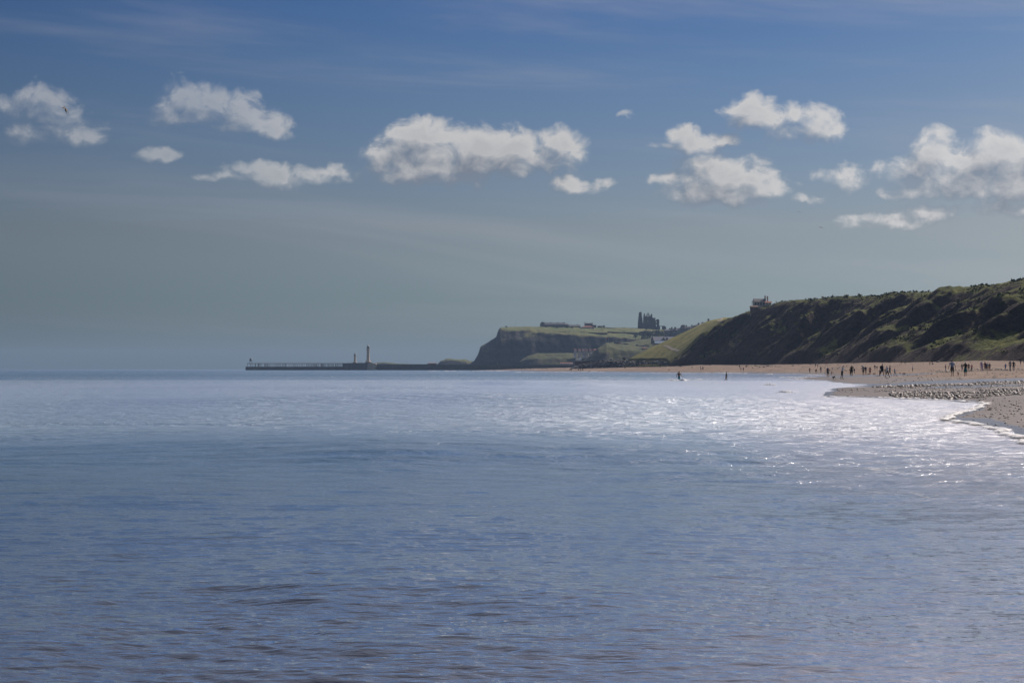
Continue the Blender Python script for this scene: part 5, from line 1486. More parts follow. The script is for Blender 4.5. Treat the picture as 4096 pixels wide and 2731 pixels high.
def person(px, fy, ty, pose, rz, label, group=None, deep=0.0, dist=None, hat=None, skirt=None, pack=None, **kw):
    Yp = dist or feet(px, fy)
    Xp = (px - 2048) / F * Yp
    me, Hm = POSE[pose]
    H = (fy - ty) * Yp / F + deep
    s_ = H / Hm
    z = (gz(Xp, Yp) if dist is None else EYE - (fy - HZ) * Yp / F) if deep == 0 else -deep
    root = empty('person', (Xp, Yp, z), rz)
    tag(root, label, 'person', group)
    b_ = link('body', me, root)
    b_.scale = (s_, s_, s_)
    dress(b_, **kw)
    if hat:
        hp = [v.co for v in me.vertices]
        zt = max(v.z for v in hp); cx = [v for v in hp if v.z > zt - .04]
        hx = sum(v.x for v in cx) / len(cx)
        h_ = MB().lathe([(.155, zt - .075), (.15, zt - .062), (.098, zt - .06), (.085, zt + .012), (.04, zt + .03)], hx, 0, 12).build('hat', C[hat], root, True)
        h_.scale = (s_, s_, s_)
    if skirt:
        k_ = MB().lathe([(.24, .50), (.20, .72), (.165, .92), (.155, 1.0)], 0, 0, 14).build('skirt', C[skirt], root, True)
        k_.scale = (s_, s_, s_)
    if pack:
        p_ = MB().taper(-.20, 0, 1.0, 1.42, .075, .13, .06, .11).build('backpack', C[pack], root)
        p_.scale = (s_, s_, s_)
    return root
RT, AW, TO, LF = 0.0, math.pi / 2, -math.pi / 2, math.pi
# bathers
person(2716, 1518, 1484, 'wade', TO + .5, 'bare chested bather in turquoise shorts standing behind the breaking wave', None, .62, 12000 / (1518 - HZ), top='tan', bottom='aqua', hair='dark_hair', skin='tan', shin='tan', foot='tan', fore='tan', sleeve='bare')
person(2905, 1524, 1486, 'step', RT - .1, 'bather in a dark swimsuit wading to the right through the shallows', None, .16, 12000 / (1524 - HZ), top='black', bottom='tan', hair='dark_hair', skin='tan', shin='tan', foot='tan', fore='tan', sleeve='bare')
# walkers on the middle beach
person(2803.5, 1483, 1464, 'stroll', AW + .2, 'walker in a white shirt, left of the pair above the bathers', top='white', bottom='grey', fore='white')
person(2811.5, 1483.3, 1466, 'stroll', AW - .2, 'walker in a blue top, right of the pair above the bathers', top='denim', bottom='denim')
person(2963.5, 1485, 1467.3, 'stroll', TO, 'walker in a white top carrying a bag, right of the pair above the bathers', top='white', bottom='beige', hair='grey_hair')
person(2973.5, 1485, 1468.5, 'stroll', TO + .2, 'dark clothed walker beside the one in a white top', top='navy', bottom='black')
person(2958.5, 1473.5, 1460, 'stand', AW, 'grey walker standing higher up behind the pair near the stone heap', top='green', bottom='grey')
person(2992.5, 1471, 1459, 'stroll', LF, 'small pale walker beside the dark boulder at the stone heap', top='beige', bottom='beige')
person(2987, 1471.3, 1459, 'stand', AW, 'small dark walker right against the dark boulder at the stone heap', top='black', bottom='grey', shin='grey')
person(3239, 1493, 1471.5, 'hips', AW, 'person in a maroon top and dark trousers at the far waterline', top='maroon', bottom='navy', shin='navy', fore='maroon')
person(3264, 1498, 1474, 'walk', TO + .8, 'bather in brown walking out of the shallows right of the maroon top', None, .12, 12000 / (1498 - HZ), top='green', bottom='tan', skin='tan', shin='tan', fore='tan')
person(3283, 1491, 1466.3, 'stroll', TO - .2, 'person in grey green clothes walking at the far waterline', top='grey', bottom='grey', shin='grey', fore='grey')
person(3262.5, 1469, 1453, 'stand', AW, 'left one of two tiny walkers under the cliff', top='grey', bottom='denim', shin='denim')
person(3270, 1469, 1452.5, 'stand', AW, 'right one of two tiny walkers under the cliff, in white', top='white', bottom='grey', hair='grey_hair')
person(3307, 1460, 1443.5, 'walk', RT, 'walker in a bright red top striding along the cliff foot', top='red', bottom='green', shin='green', fore='red')
# the groups at the sand spit
person(3311, 1507.3, 1469, 'stout', AW, 'man in a purple shirt and black shorts walking away, grey haired', top='purple', bottom='black', hair='grey_hair')
person(3327, 1499, 1484, 'kidarms', TO, 'small bare skinned child in the shallows behind the black dog', top='tan', bottom='tan', skin='tan', shin='tan', fore='tan', sleeve='bare', foot='tan')
person(3368, 1516.6, 1462.6, 'lean', RT + .2, 'man in a white shirt and black shorts leaning forward on the sand spit', top='white', bottom='black', shin='tan', skin='tan', fore='tan')
person(3407, 1503, 1461, 'stout', AW, 'adult all in black, back turned, on the sand spit', top='black', bottom='black', shin='black', fore='black')
person(3402, 1502.5, 1473.5, 'kid', AW, 'dark clothed child close beside the adult all in black', top='navy', bottom='black', shin='black')
person(3417.5, 1494.5, 1472.5, 'kidwalk', TO, 'child in a navy top right of the adult all in black', top='navy', bottom='grey', hair='fair_hair')
person(3452.5, 1501, 1462, 'stroll', AW, 'woman in a pale grey top and dark shorts with a white hat', hat='white', top='grey', bottom='black', hair='grey_hair')
person(3462.5, 1499.5, 1464, 'stand', AW, 'person in a dark top right of the woman in the white hat', top='navy', bottom='beige', hair='grey_hair')
person(3480, 1498, 1467.5, 'stroll', TO, 'fair haired girl in a maroon dress between two dogs', skirt='maroon', top='maroon', bottom='maroon', hair='fair_hair')
person(3499.5, 1481.5, 1459.5, 'stand', AW, 'left one of a small pair further up the sand, in purple', top='purple', bottom='beige')
person(3508, 1481, 1461.5, 'stand', AW, 'right one of a small pair further up the sand, in grey', top='grey', bottom='grey')
person(3528, 1504.8, 1455, 'stoutwalk', RT + .35, 'big man in a navy jacket with a bag walking right', top='navy', bottom='navy', shin='tan', fore='navy', pack='black')
person(3519.5, 1504.4, 1475.5, 'kid', TO, 'child in grey with a white cap walking beside the big man', hat='white', top='grey', bottom='maroon')
person(3540.5, 1497, 1473.5, 'kid', AW, 'child half hidden behind the woman in a white top', top='navy', bottom='navy')
person(3549, 1510.4, 1462.4, 'walk', LF + .5, 'woman in a loose white top and black shorts striding left', top='white', bottom='black', shin='tan', skin='tan', fore='white')
person(3559, 1503.5, 1461.3, 'walk', RT - .3, 'man in dark clothes walking behind the woman in the white top', top='purple', bottom='teal', hair='brown_hair')
person(3579, 1502.3, 1472.4, 'kidwalk', LF + .4, 'child in a light blue shirt trailing behind the family', top='lightblue', bottom='lightblue', hair='brown_hair')
person(3650.5, 1487, 1463.6, 'stand', LF, 'lone person in a lilac top and dark shorts standing by the runnel', top='lilac', bottom='black')
person(3604.5, 1458, 1438, 'stroll', RT, 'dark clothed walker, left of a pair close under the cliff', top='green', bottom='beige', fore='green')
person(3620.5, 1458, 1440, 'walk', RT, 'grey clothed walker, right of a pair close under the cliff', top='grey', bottom='grey')
person(3719.5, 1460.5, 1441.5, 'stand', AW, 'brown clothed walker, left of a pair beside the wedge shaped slab', top='beige', bottom='beige', shin='beige', fore='beige')
person(3728.5, 1459, 1441, 'stand', AW, 'grey green walker, right of a pair beside the wedge shaped slab', top='green', bottom='grey', shin='grey', fore='green')
# right hand groups
person(3782, 1488.3, 1457, 'kid', RT, 'child in a brown top and white trousers left of the tall man', top='maroon', bottom='white', shin='white')
person(3808.5, 1505.6, 1441.5, 'stout', AW, 'tall man in a light blue shirt and black shorts, back turned', top='lightblue', bottom='black', shin='tan', fore='tan')
person(3832, 1505.3, 1484.5, 'kid', AW, 'toddler in an orange sun hat right of the tall man', hat='orange', top='beige', bottom='maroon')
person(3861.5, 1504.2, 1447.4, 'stand', AW, 'woman in a black top and teal skirt with a white hat and backpack', hat='white', skirt='teal', pack='black', top='black', bottom='teal', hair='fair_hair', shin='tan')
person(3848, 1485.5, 1454.3, 'stand', AW, 'person in denim blue with a pale cap behind the woman in the teal skirt', hat='beige', top='denim', bottom='lilac')
person(3875, 1484.3, 1453, 'stand', AW, 'person in a maroon top and black shorts right of the woman in the teal skirt', top='maroon', bottom='black', shin='skin')
person(3887, 1485, 1456.8, 'kid', TO, 'child in a pink top and navy trousers', top='pink', bottom='navy', shin='navy')
person(3925.5, 1481.5, 1446, 'stand', AW, 'adult all in pale lilac at the left of the cluster', top='lilac', bottom='lilac', hair='grey_hair', fore='lilac')
person(3928.5, 1484, 1456, 'kid', AW, 'child in lilac in front of the adult in pale lilac', top='lilac', bottom='lilac', shin='lilac')
person(3940, 1483, 1447, 'stand', AW, 'tall person in a dark red top in the middle of the cluster', top='maroon', bottom='maroon')
person(3945.5, 1484, 1452, 'stand', TO, 'person in a denim blue top in front of the cluster', hat='beige', top='denim', bottom='black')
person(3951.5, 1483, 1450.5, 'stand', AW, 'person in a white top, second from the right in the cluster', top='white', bottom='beige')
person(3958.5, 1483.3, 1452, 'stand', AW, 'person in olive green at the right end of the cluster', top='green', bottom='maroon')
person(4022, 1481, 1454.2, 'kidarms', AW, 'boy in a bright blue top holding the man by the hand', top='blue', bottom='blue')
person(4040.5, 1481.2, 1442, 'stroll', AW, 'man in a grey top and jeans holding a boy by the hand', top='grey', bottom='denim', shin='denim', hair='grey_hair')
person(4054.5, 1481.4, 1444.2, 'stout', AW, 'person all in black with a pale hat right of the man in jeans', hat='beige', top='black', bottom='black', shin='black', fore='black')
person(4082.5, 1458.4, 1435.5, 'stroll', AW, 'dark walker high on the beach near the right edge', top='navy', bottom='black', shin='black', fore='navy')
person(4095, 1457, 1437, 'stroll', AW, 'walker cut off at the right edge of the view', top='denim', bottom='grey', shin='grey')
# far beach in front of the pier root
FAR = [(2279.5, 1485, 1474, 'stroll'), (2285, 1485.3, 1473, 'walk'), (2314.5, 1485, 1474, 'stroll'), (2323.5, 1485, 1473.3, 'stand'), (2331, 1485.3, 1473, 'walk'), (2499, 1474.2, 1465, 'stand'), (2502.5, 1474, 1466, 'stand')]
fl_ = ['far walker, left of the first dark pair by the surf', 'far walker, right of the first dark pair by the surf', 'lone far walker between two dark groups by the surf', 'standing far figure left of the striding one', 'striding far figure left of the boulder sea wall', 'left one of two tiny figures before the boulder sea wall', 'right one of two tiny figures before the boulder sea wall']
for (px, fy, ty, ps), lb in zip(FAR, fl_):
    person(px, fy, ty, ps, AW, lb, 'walkers on the far beach', top='black', bottom='black', shin='black', fore='black')
TINY = [(2087, 1480.5, 1472, 'stand'), (2098, 1481, 1473, 'stand'), (2105, 1482.5, 1477, 'sit'), (2122, 1480.3, 1473, 'stand'), (2132, 1480, 1475.5, 'sit'), (2158, 1479.5, 1475, 'sit'), (2169, 1479.3, 1473, 'stand'), (2178, 1479.4, 1474.5, 'sit'), (2186, 1479, 1472, 'stand'), (2190, 1479.2, 1474.5, 'sit'), (2204.5, 1478.5, 1474.5, 'sit'), (2242, 1477.6, 1473, 'sit'), (2257, 1477.4, 1471.5, 'stand'), (2263, 1477.2, 1470.5, 'stand'), (2293, 1476.3, 1471, 'sit'), (2299.5, 1476.3, 1469.5, 'stand'), (2304.5, 1476.2, 1470, 'stand')]
ONES = ['', 'first', 'second', 'third', 'fourth', 'fifth', 'sixth', 'seventh', 'eighth', 'ninth', 'tenth', 'eleventh', 'twelfth', 'thirteenth', 'fourteenth', 'fifteenth', 'sixteenth', 'seventeenth', 'eighteenth', 'nineteenth']
def nth(k):
    if k < 20: return ONES[k]
    t_, o_ = {2: ('twenty', 'twentieth'), 3: ('thirty', 'thirtieth'), 4: ('forty', 'fortieth')}[k // 10]
    return o_ if k % 10 == 0 else t_ + '-' + ONES[k % 10]
for i, (px, fy, ty, ps) in enumerate(TINY):
    Yt = float(np.interp(px, [2080, 2310], [1900, 1650]))
    person(px, fy, ty, ps, AW if ps != 'sit' else RT, 'tiny beachgoer %s below the pier, %s from the left of the distant crowd' % ('sitting' if ps == 'sit' else 'standing', nth(i + 1)), 'distant beachgoers below the pier', 0, Yt, top='black', bottom=('navy', 'maroon', 'denim')[i % 3], shin='black', fore='black')
PIERP = [1404, 1408, 1412, 1396, 1437, 1441, 1446, 1450, 1550, 1557, 1562, 1589, 1592, 1596, 1611, 1640, 1660, 1674, 1677, 1686, 1699, 1770, 1800, 1815, 1850, 1880, 1900, 1930, 1960, 2010, 2060, 2080, 2150, 2200, 1031, 1152, 1207, 1229, 1273, 1343]
for i, px in enumerate(sorted(PIERP)):
    Yp = float(pier_y(px))
    fy = 1452.5 if px < 1372 else (1451.5 if px < 1492 else 1458.2)
    person(px, fy, fy - 4.9, 'stand' if i % 3 else 'stroll', (RT, LF)[i % 2], 'tiny figure on top of the pier, %s from its seaward end' % nth(i + 1), 'people on the pier', 0, Yp, top=('black', 'navy', 'maroon', 'grey')[i % 4], bottom='black', shin='black')
for i, (px, py) in enumerate(((1726, 1484.5), (1886, 1486), (1901, 1485.5), (1914, 1485.3))):
    person(px, py, py - 4.5, 'wade', AW, 'tiny bather in the far surf before the pier, %s from the left' % nth(i + 1), 'bathers in the far surf', .7, 12000 / (py - HZ), top='tan', bottom='black', skin='tan', sleeve='bare')

# ------------------------------------------------------------------ dogs
def dog_mesh(name, tail_up=0.8, stride=0.25, head_down=0.0, stout=1.0, ear=True):
    V = []; E = []; Rr = []
    def add(p, r, parent=None):
        V.append(p); Rr.append((r, r) if not isinstance(r, tuple) else r)
        if parent is not None: E.append((parent, len(V) - 1))
        return len(V) - 1
    t = stout
    ch = add((.20, 0, .46), (.115 * t, .095 * t))
    bl = add((.0, 0, .47), (.095 * t, .08 * t), ch)
    pv = add((-.22, 0, .48), (.085 * t, .08 * t), bl)
    nk = add((.34, 0, .56 - head_down * .2), (.065, .06), ch)
    hd = add((.43, 0, .64 - head_down * .42), (.062, .055), nk)
    mz = add((.53, 0, .615 - head_down * .5), (.036, .032), hd)
    add((.575, 0, .605 - head_down * .52), (.022, .022), mz)
    tl = add((-.34, 0, .50 + .05 * tail_up), (.026, .026), pv)
    add((-.46, 0, .50 + .22 * tail_up), (.015, .015), tl)
    for s_ in (-1, 1):
        st = stride * s_
        a = add((.21, s_ * .075, .36), (.05, .04), ch)
        k = add((.20 + st * .25, s_ * .078, .22), (.028, .026), a)
        w = add((.19 + st * .5, s_ * .078, .05), (.020, .02), k)
        add((.23 + st * .5, s_ * .078, .02), (.022, .024), w)
        st = -stride * s_
        h_ = add((-.21, s_ * .08, .38), (.062, .045), pv)
        kn = add((-.15 + st * .2, s_ * .08, .29), (.040, .034), h_)
        hk = add((-.27 + st * .45, s_ * .078, .17), (.020, .02), kn)
        pw = add((-.25 + st * .55, s_ * .078, .04), (.019, .02), hk)
        add((-.21 + st * .55, s_ * .078, .018), (.022, .024), pw)
    v, f = skin_eval(V, E, Rr)
    mb = MB(); mb.v = [tuple(p) for p in v]; mb.f = list(f); mb.mi = [0] * len(f)
    hx, hz_ = V[hd][0], V[hd][2]
    for s_ in (-1, 1):
        mb.add([(hx - .01, s_ * .035, hz_ + .05), (hx - .04, s_ * .062, hz_ + .03), (hx - .035, s_ * .075, hz_ - .045), (hx - .015, s_ * .05, hz_ + .03)], [(0, 1, 2), (0, 2, 3), (0, 3, 1), (1, 3, 2)])
    zm = min(p[2] for p in mb.v)
    mb.v = [(x, y, z - zm) for x, y, z in mb.v]
    return mb.mesh(name, [C['black']], True)
DOGM = [dog_mesh('dog', 1.2, .25, .6, 1.15), dog_mesh('dog', .3, .35, .2, .8), dog_mesh('dog', -.3, .05, .9, 1.0), dog_mesh('dog', .5, .15, .3, 1.1)]
FUR = {n: surf('fur_' + n, a, tuple(x * .7 for x in a), 8.0, 0.9) for n, a in (('black', (0.010, 0.010, 0.011)), ('brown', (0.10, 0.06, 0.035)), ('sandy', (0.38, 0.27, 0.15)), ('grey', (0.12, 0.10, 0.09)))}
for i, (px, fy, ty, mi_, fur, rz, lb) in enumerate(((3335, 1518, 1499, 0, 'black', LF + .9, 'large black dog with its tail up on the sand spit'), (3474, 1500, 1491.5, 1, 'grey', RT + .2, 'slim grey brown dog left of the girl in the maroon dress'), (3497.5, 1500, 1491.2, 2, 'sandy', LF + .6, 'sandy dog nosing the wet sand right of the girl'),
                                        (3615.5, 1501.6, 1490, 3, 'brown', RT + .5, 'stocky brown dog at the edge of the runnel'), (2677, 1483.8, 1476.4, 3, 'sandy', LF + .2, 'pale dog alone on the sand left of the first pair of walkers'), (3816, 1486, 1481, 3, 'brown', RT, 'small dark dog lying among the stones right of the tall man'))):
    Yd = feet(px, fy); Xd = (px - 2048) / F * Yd
    d = link('dog', DOGM[mi_])
    hh = max(v.co.z for v in DOGM[mi_].vertices)
    s_ = (fy - ty) * Yd / F / hh
    d.location = (Xd, Yd, gz(Xd, Yd)); d.scale = (s_, s_, s_); d.rotation_euler = (0, 0, rz)
    d.material_slots[0].link = 'OBJECT'; d.material_slots[0].material = FUR[fur]
    tag(d, lb, 'dog')

# ------------------------------------------------------------------ gulls
GULL_B = surf('gull_brown_feathers', (0.09, 0.07, 0.055), (0.16, 0.13, 0.11), 4.0, 0.8)
GULL_W = surf('gull_wing', (0.05, 0.048, 0.05), (0.10, 0.095, 0.095), 4.0, 0.8)
def gull(loc, rot, sc, label):
    r = empty('seagull', loc); r.rotation_euler = rot; r.scale = (sc, sc, sc)
    tag(r, label, 'bird')
    bd = MB()
    prof = [(-.26, .004, .002), (-.20, .028, .02), (-.10, .055, .05), (.04, .07, .065), (.14, .06, .058), (.20, .042, .046), (.25, .036, .036), (.285, .016, .016), (.325, .006, .004)]
    v = []; f = []
    for x, ry, rz_ in prof:
        v += [(x, ry * math.cos(2 * math.pi * q / 10), rz_ * math.sin(2 * math.pi * q / 10)) for q in range(10)]
    for i in range(len(prof) - 1):
        for q in range(10):
            f.append((i * 10 + q, i * 10 + (q + 1) % 10, i * 10 + 10 + (q + 1) % 10, i * 10 + 10 + q))
    bd.add(v, f).build('body', GULL_B, r, True)
    MB().add([(-.22, -.03, .0), (-.22, .03, .0), (-.38, .07, .004), (-.38, -.07, .004), (-.22, -.03, .012), (-.22, .03, .012), (-.38, .07, .01), (-.38, -.07, .01)], [(0, 1, 2, 3), (7, 6, 5, 4), (0, 4, 5, 1), (2, 6, 7, 3), (1, 5, 6, 2), (3, 7, 4, 0)]).build('tail', GULL_W, r)
    for s_ in (-1, 1):
        w = MB()
        sec = [(.05, .13, .02, .0), (.17, .19, .09, .03), (.34, .17, .10, .05), (.50, .08, .06, .00), (.66, -.02, -.05, -.06)]
        v = []; f = []
        for (y, xf, xb_, z) in sec:
            xb_ = xf - (.20 if y < .4 else .15 if y < .6 else .03)
            v += [(xf, s_ * y, z), (xb_, s_ * y, z - .005), (xb_, s_ * y, z + .004), (xf, s_ * y, z + .018)]
        for i in range(len(sec) - 1):
            for q in range(4):
                a_ = i * 4 + q; b_ = i * 4 + (q + 1) % 4
                f.append((a_, b_, b_ + 4, a_ + 4))
        f += [(0, 1, 2, 3), tuple(len(v) - 1 - q for q in range(4))]
        w.add(v, f).build('wing', GULL_W, r)
    return r
g1 = gull(at(260, 440, 170), (.55, -1.15, 2.5), 1.15, 'dark seagull with half spread wings in front of the leftmost cloud')
gull(at(3198, 848, 420), (.2, 0, 1.2), 1.0, 'tiny distant bird below the middle clouds on the right')
gull(at(3284, 909, 430), (.2, 0, .6), 1.0, 'tiny distant bird lower and further right in the sky')
wb = gull((at(2869, 1482, 790).x, feet(2869, 1483.5), 0), (0, -.3, 1.0), .9, 'gull standing on the sand left of the second pair of walkers')
wb.location = ((2869 - 2048) / F * wb.location.y, wb.location.y, gz((2869 - 2048) / F * wb.location.y, wb.location.y) + .12)

# ------------------------------------------------------------------ stones on the beach
def ico():
    t = (1 + 5 ** .5) / 2
    v = np.array([(-1, t, 0), (1, t, 0), (-1, -t, 0), (1, -t, 0), (0, -1, t), (0, 1, t), (0, -1, -t), (0, 1, -t), (t, 0, -1), (t, 0, 1), (-t, 0, -1), (-t, 0, 1)], float)
    f = np.array([(0, 11, 5), (0, 5, 1), (0, 1, 7), (0, 7, 10), (0, 10, 11), (1, 5, 9), (5, 11, 4), (11, 10, 2), (10, 7, 6), (7, 1, 8), (3, 9, 4), (3, 4, 2), (3, 2, 6), (3, 6, 8), (3, 8, 9), (4, 9, 5), (2, 4, 11), (6, 2, 10), (8, 6, 7), (9, 8, 1)])
    return v / np.linalg.norm(v, axis=1)[:, None], f
peb_m, nt, b = new_mat('wet_pebbles')
shd = nt.attr('shade')
geo = nt.new('ShaderNodeNewGeometry')
pn = nt.noise(geo.outputs['Position'], 14.0, 4.0, 0.6)
nt.put(b.inputs['Base Color'], nt.mix(nt.math('MULTIPLY_ADD', pn, 0.3, shd), (0.032, 0.026, 0.023), (0.28, 0.22, 0.175)))
b.inputs['Roughness'].default_value = 0.45
b.inputs['Specular IOR Level'].default_value = 0.5
pr_ = np.random.RandomState(77)
def scatter(n, px0, px1, y0, y1, slant, s0, s1, dens_scale):
    """pebbles thrown over a strip of beach between two distances"""
    out = []
    tries = n * 3
    px = pr_.uniform(px0, px1, tries); Yd = y0 + (y1 - y0) * pr_.rand(tries) + (px - 3800) / 300 * slant
    Xd = (px - 2048) / F * Yd
    w = 0.5 + 1.4 * fbm(Xd / dens_scale, Yd / (dens_scale * 2.2), 3, 91)
    ok_ = (pr_.rand(tries) < w) & (beach_z(Xd, Yd) > 0.015)
    idx = np.where(ok_)[0][:n]
    sz = s0 * (s1 / s0) ** (pr_.rand(len(idx)) ** 2.2)
    return np.stack([Xd[idx], Yd[idx], sz], 1)
peb = np.concatenate([
    scatter(4800, 3560, 4700, 97, 119, 3, .022, .11, 4.0),
    scatter(4200, 3490, 4600, 148, 166, 3, .03, .13, 6.0),
    scatter(900, 3350, 4350, 122, 146, 2, .02, .08, 3.0),
    scatter(2000, 3780, 4800, 34, 95, 0, .010, .055, 2.5),
    scatter(1300, 3500, 4300, 205, 420, 0, .03, .13, 14.0),
    scatter(900, 3740, 4300, 365, 400, 0, .05, .22, 14.0),
    scatter(900, 2700, 4250, 560, 1150, 0, .08, .3, 40.0),
])
iv, if_ = ico()
n = len(peb)
ang = pr_.uniform(0, 6.283, n)
sx = peb[:, 2] * pr_.uniform(.8, 1.5, n); sy = peb[:, 2] * pr_.uniform(.7, 1.1, n); sz = peb[:, 2] * pr_.uniform(.40, .75, n)
jit = 1 + pr_.uniform(-.18, .18, (n, 12))
lv = iv[None] * jit[:, :, None] * np.stack([sx, sy, sz], 1)[:, None, :]
ca, sa = np.cos(ang)[:, None], np.sin(ang)[:, None]
wx = lv[:, :, 0] * ca - lv[:, :, 1] * sa; wy = lv[:, :, 0] * sa + lv[:, :, 1] * ca
zb_ = beach_z(peb[:, 0], peb[:, 1])
PV = np.stack([wx + peb[:, 0:1], wy + peb[:, 1:2], lv[:, :, 2] + (zb_ + sz * .35)[:, None]], -1)
PT = (if_[None] + (np.arange(n) * 12)[:, None, None]).reshape(-1, 3)
shade = np.repeat(np.clip(pr_.rand(n) ** 2.0, 0, 1), 12)
tag(link('pebbles', np_mesh('pebbles', PV, None, PT, peb_m, True, {'shade': shade})), 'bands of wet grey pebbles across the sand', None, None, 'stuff')

# the stones one can tell apart on the near wet sand
NEAR = [(3957, 1640, 11, 'largest dark stone on the wet sand by the foam tongue'), (3963, 1633, 8, 'dark stone just behind the largest one on the wet sand'), (3984, 1639, 6, 'dark stone right of the largest one on the wet sand'), (4003, 1641, 5, 'flat grey stone at the right end of the row of three'), (3960, 1668, 5, 'small pale stone below the row of dark stones'),
        (4083, 1627, 5, 'dark stone near the right edge of the wet sand'), (3990, 1718, 4, 'small dark stone beside the foam edge'), (4025, 1750, 6, 'dark stone half washed by the foam at the lower right'), (3820, 1662, 4.5, 'small stone close to the foam above the wet sand'), (3893, 1682, 5, 'low dark stone between the foam edges'),
        (3478, 1589, 4.5, 'dark stone at the left tip of the shingle spit'), (3392, 1586, 5.5, 'black stone left of the shingle spit at the water'), (3535, 1590, 5, 'dark stone at the water edge below the shingle spit'), (3460, 1584, 4, 'small stone at the tip of the shingle spit'), (3343, 1581, 4, 'leftmost small stone beyond the shingle spit'),
        (3552, 1535, 5, 'dark stone in the runnel behind the shingle'), (3635, 1577, 6, 'dark stone near the top of the lower shingle band'), (3700, 1586, 5, 'dark stone in the middle of the lower shingle band'), (3870, 1581, 6, 'dark stone in the right part of the lower shingle band')]
for i, (px, py, hw, lb) in enumerate(NEAR):
    Yn = feet(px, py); Xn = (px - 2048) / F * Yn
    o = link('stone', ROCKS_D[i % 5])
    s_ = hw * Yn / F
    o.location = (Xn, Yn, max(gz(Xn, Yn), -.02) + s_ * .12)
    o.scale = (s_, s_ * .8, s_ * .62); o.rotation_euler = (0, 0, i * 1.7)
    tag(o, lb, 'stone', 'stones on the near beach')

# ------------------------------------------------------------------ foam at the water's edge and small breakers
foam_m, nt, b = new_mat('sea_foam')
geo = nt.new('ShaderNodeNewGeometry')
fo1 = nt.noise(geo.outputs['Position'], 5.0, 6.0, 0.7)
cov = nt.attr('cover')
nt.put(b.inputs['Base Color'], nt.mix(nt.rng(nt.math('ADD', fo1, nt.math('MULTIPLY', cov, .5)), 0.55, 0.85), (0.45, 0.44, 0.43), (0.90, 0.90, 0.89)))
nt.put(b.inputs['Alpha'], nt.rng(nt.math('ADD', fo1, nt.math('MULTIPLY', cov, .55)), 0.66, 0.84))
b.inputs['Roughness'].default_value = 0.8
bp = nt.new('ShaderNodeBump'); bp.inputs['Distance'].default_value = .05
nt.put(bp.inputs['Height'], fo1); nt.l.new(bp.outputs[0], b.inputs['Normal'])
# froth lets the sun behind it through
trl = nt.new('ShaderNodeBsdfTranslucent'); trl.inputs['Color'].default_value = (0.85, 0.86, 0.87, 1)
trp = nt.new('ShaderNodeBsdfTransparent')
mx1 = nt.new('ShaderNodeMixShader'); mx1.inputs[0].default_value = 0.15
nt.l.new(b.outputs[0], mx1.inputs[1]); nt.l.new(trl.outputs[0], mx1.inputs[2])
mx2 = nt.new('ShaderNodeMixShader')
al = b.inputs['Alpha'].links[0].from_socket
nt.l.remove(b.inputs['Alpha'].links[0]); b.inputs['Alpha'].default_value = 1.0
nt.l.new(al, mx2.inputs[0]); nt.l.new(trp.outputs[0], mx2.inputs[1]); nt.l.new(mx1.outputs[0], mx2.inputs[2])
nt.l.new(mx2.outputs[0], foam_m.node_tree.nodes['Material Output'].inputs[0])
def chaikin(p, k=3):
    p = np.array(p, float)
    for _ in range(k):
        q = np.empty((2 * len(p) - 2, 2)); q[0::2] = p[:-1] * .75 + p[1:] * .25; q[1::2] = p[:-1] * .25 + p[1:] * .75
        p = np.vstack([p[:1], q, p[-1:]])
    return p
EDGE = [(5600, 1937), (5000, 1882), (4500, 1840), (4200, 1800), (4096, 1768), (4040, 1745), (3970, 1715), (3900, 1700), (3860, 1693), (3800, 1686), (3772, 1682), (3790, 1673), (3850, 1651), (3905, 1636), (3948, 1618), (3900, 1611), (3800, 1603), (3650, 1597), (3500, 1592), (3380, 1589), (3270, 1587)]
line = chaikin([(lambda y: ((px - 2048) / F * y, y))(EYE * F / (py - HZ)) for px, py in EDGE], 2)
seg = np.r_[0, np.cumsum(np.hypot(*np.diff(line, axis=0).T))]
u = np.arange(0, seg[-1], .10)
cx, cy = np.interp(u, seg, line[:, 0]), np.interp(u, seg, line[:, 1])
tx, ty = np.gradient(cx), np.gradient(cy); ln = np.hypot(tx, ty); nx_, ny_ = -ty / ln, tx / ln
wob = fbm(u / 1.3, u * 0 + 3.3, 4, 5) * .35
K = 11
tt = np.linspace(-1, 1, K)
wid = 0.10 + 0.20 * np.clip(.5 + fbm(u / 2.2, u * 0, 3, 8), 0, 1.3)
RX = cx[:, None] + nx_[:, None] * (tt[None] * wid[:, None] + wob[:, None]); RY = cy[:, None] + ny_[:, None] * (tt[None] * wid[:, None] + wob[:, None])
hgt = np.clip(1 - tt[None] ** 2, 0, 1) * (.035 + .05 * np.clip(fbm(u / .5, u * 0 + 1, 3, 12) + .35, 0, 1))[:, None] + fbm(RX / .12, RY / .25, 2, 19) * .012
RZ = np.maximum(beach_z(RX, RY), 0.0) + .006 + np.clip(hgt, 0, 1)
cover = np.clip(1 - np.abs(tt[None]) ** 1.6, 0, 1) * np.clip(.75 + .9 * fbm(u / 3.0, u * 0 + 9, 3, 28), .05, 1)[:, None]
tag(link('swash_foam', np_mesh('swash_foam', np.stack([RX, RY, RZ], -1), grid_quads(len(u), K), None, foam_m, True, {'cover': cover})), 'bright line of foam along the edge of the swash', None, None, 'stuff')

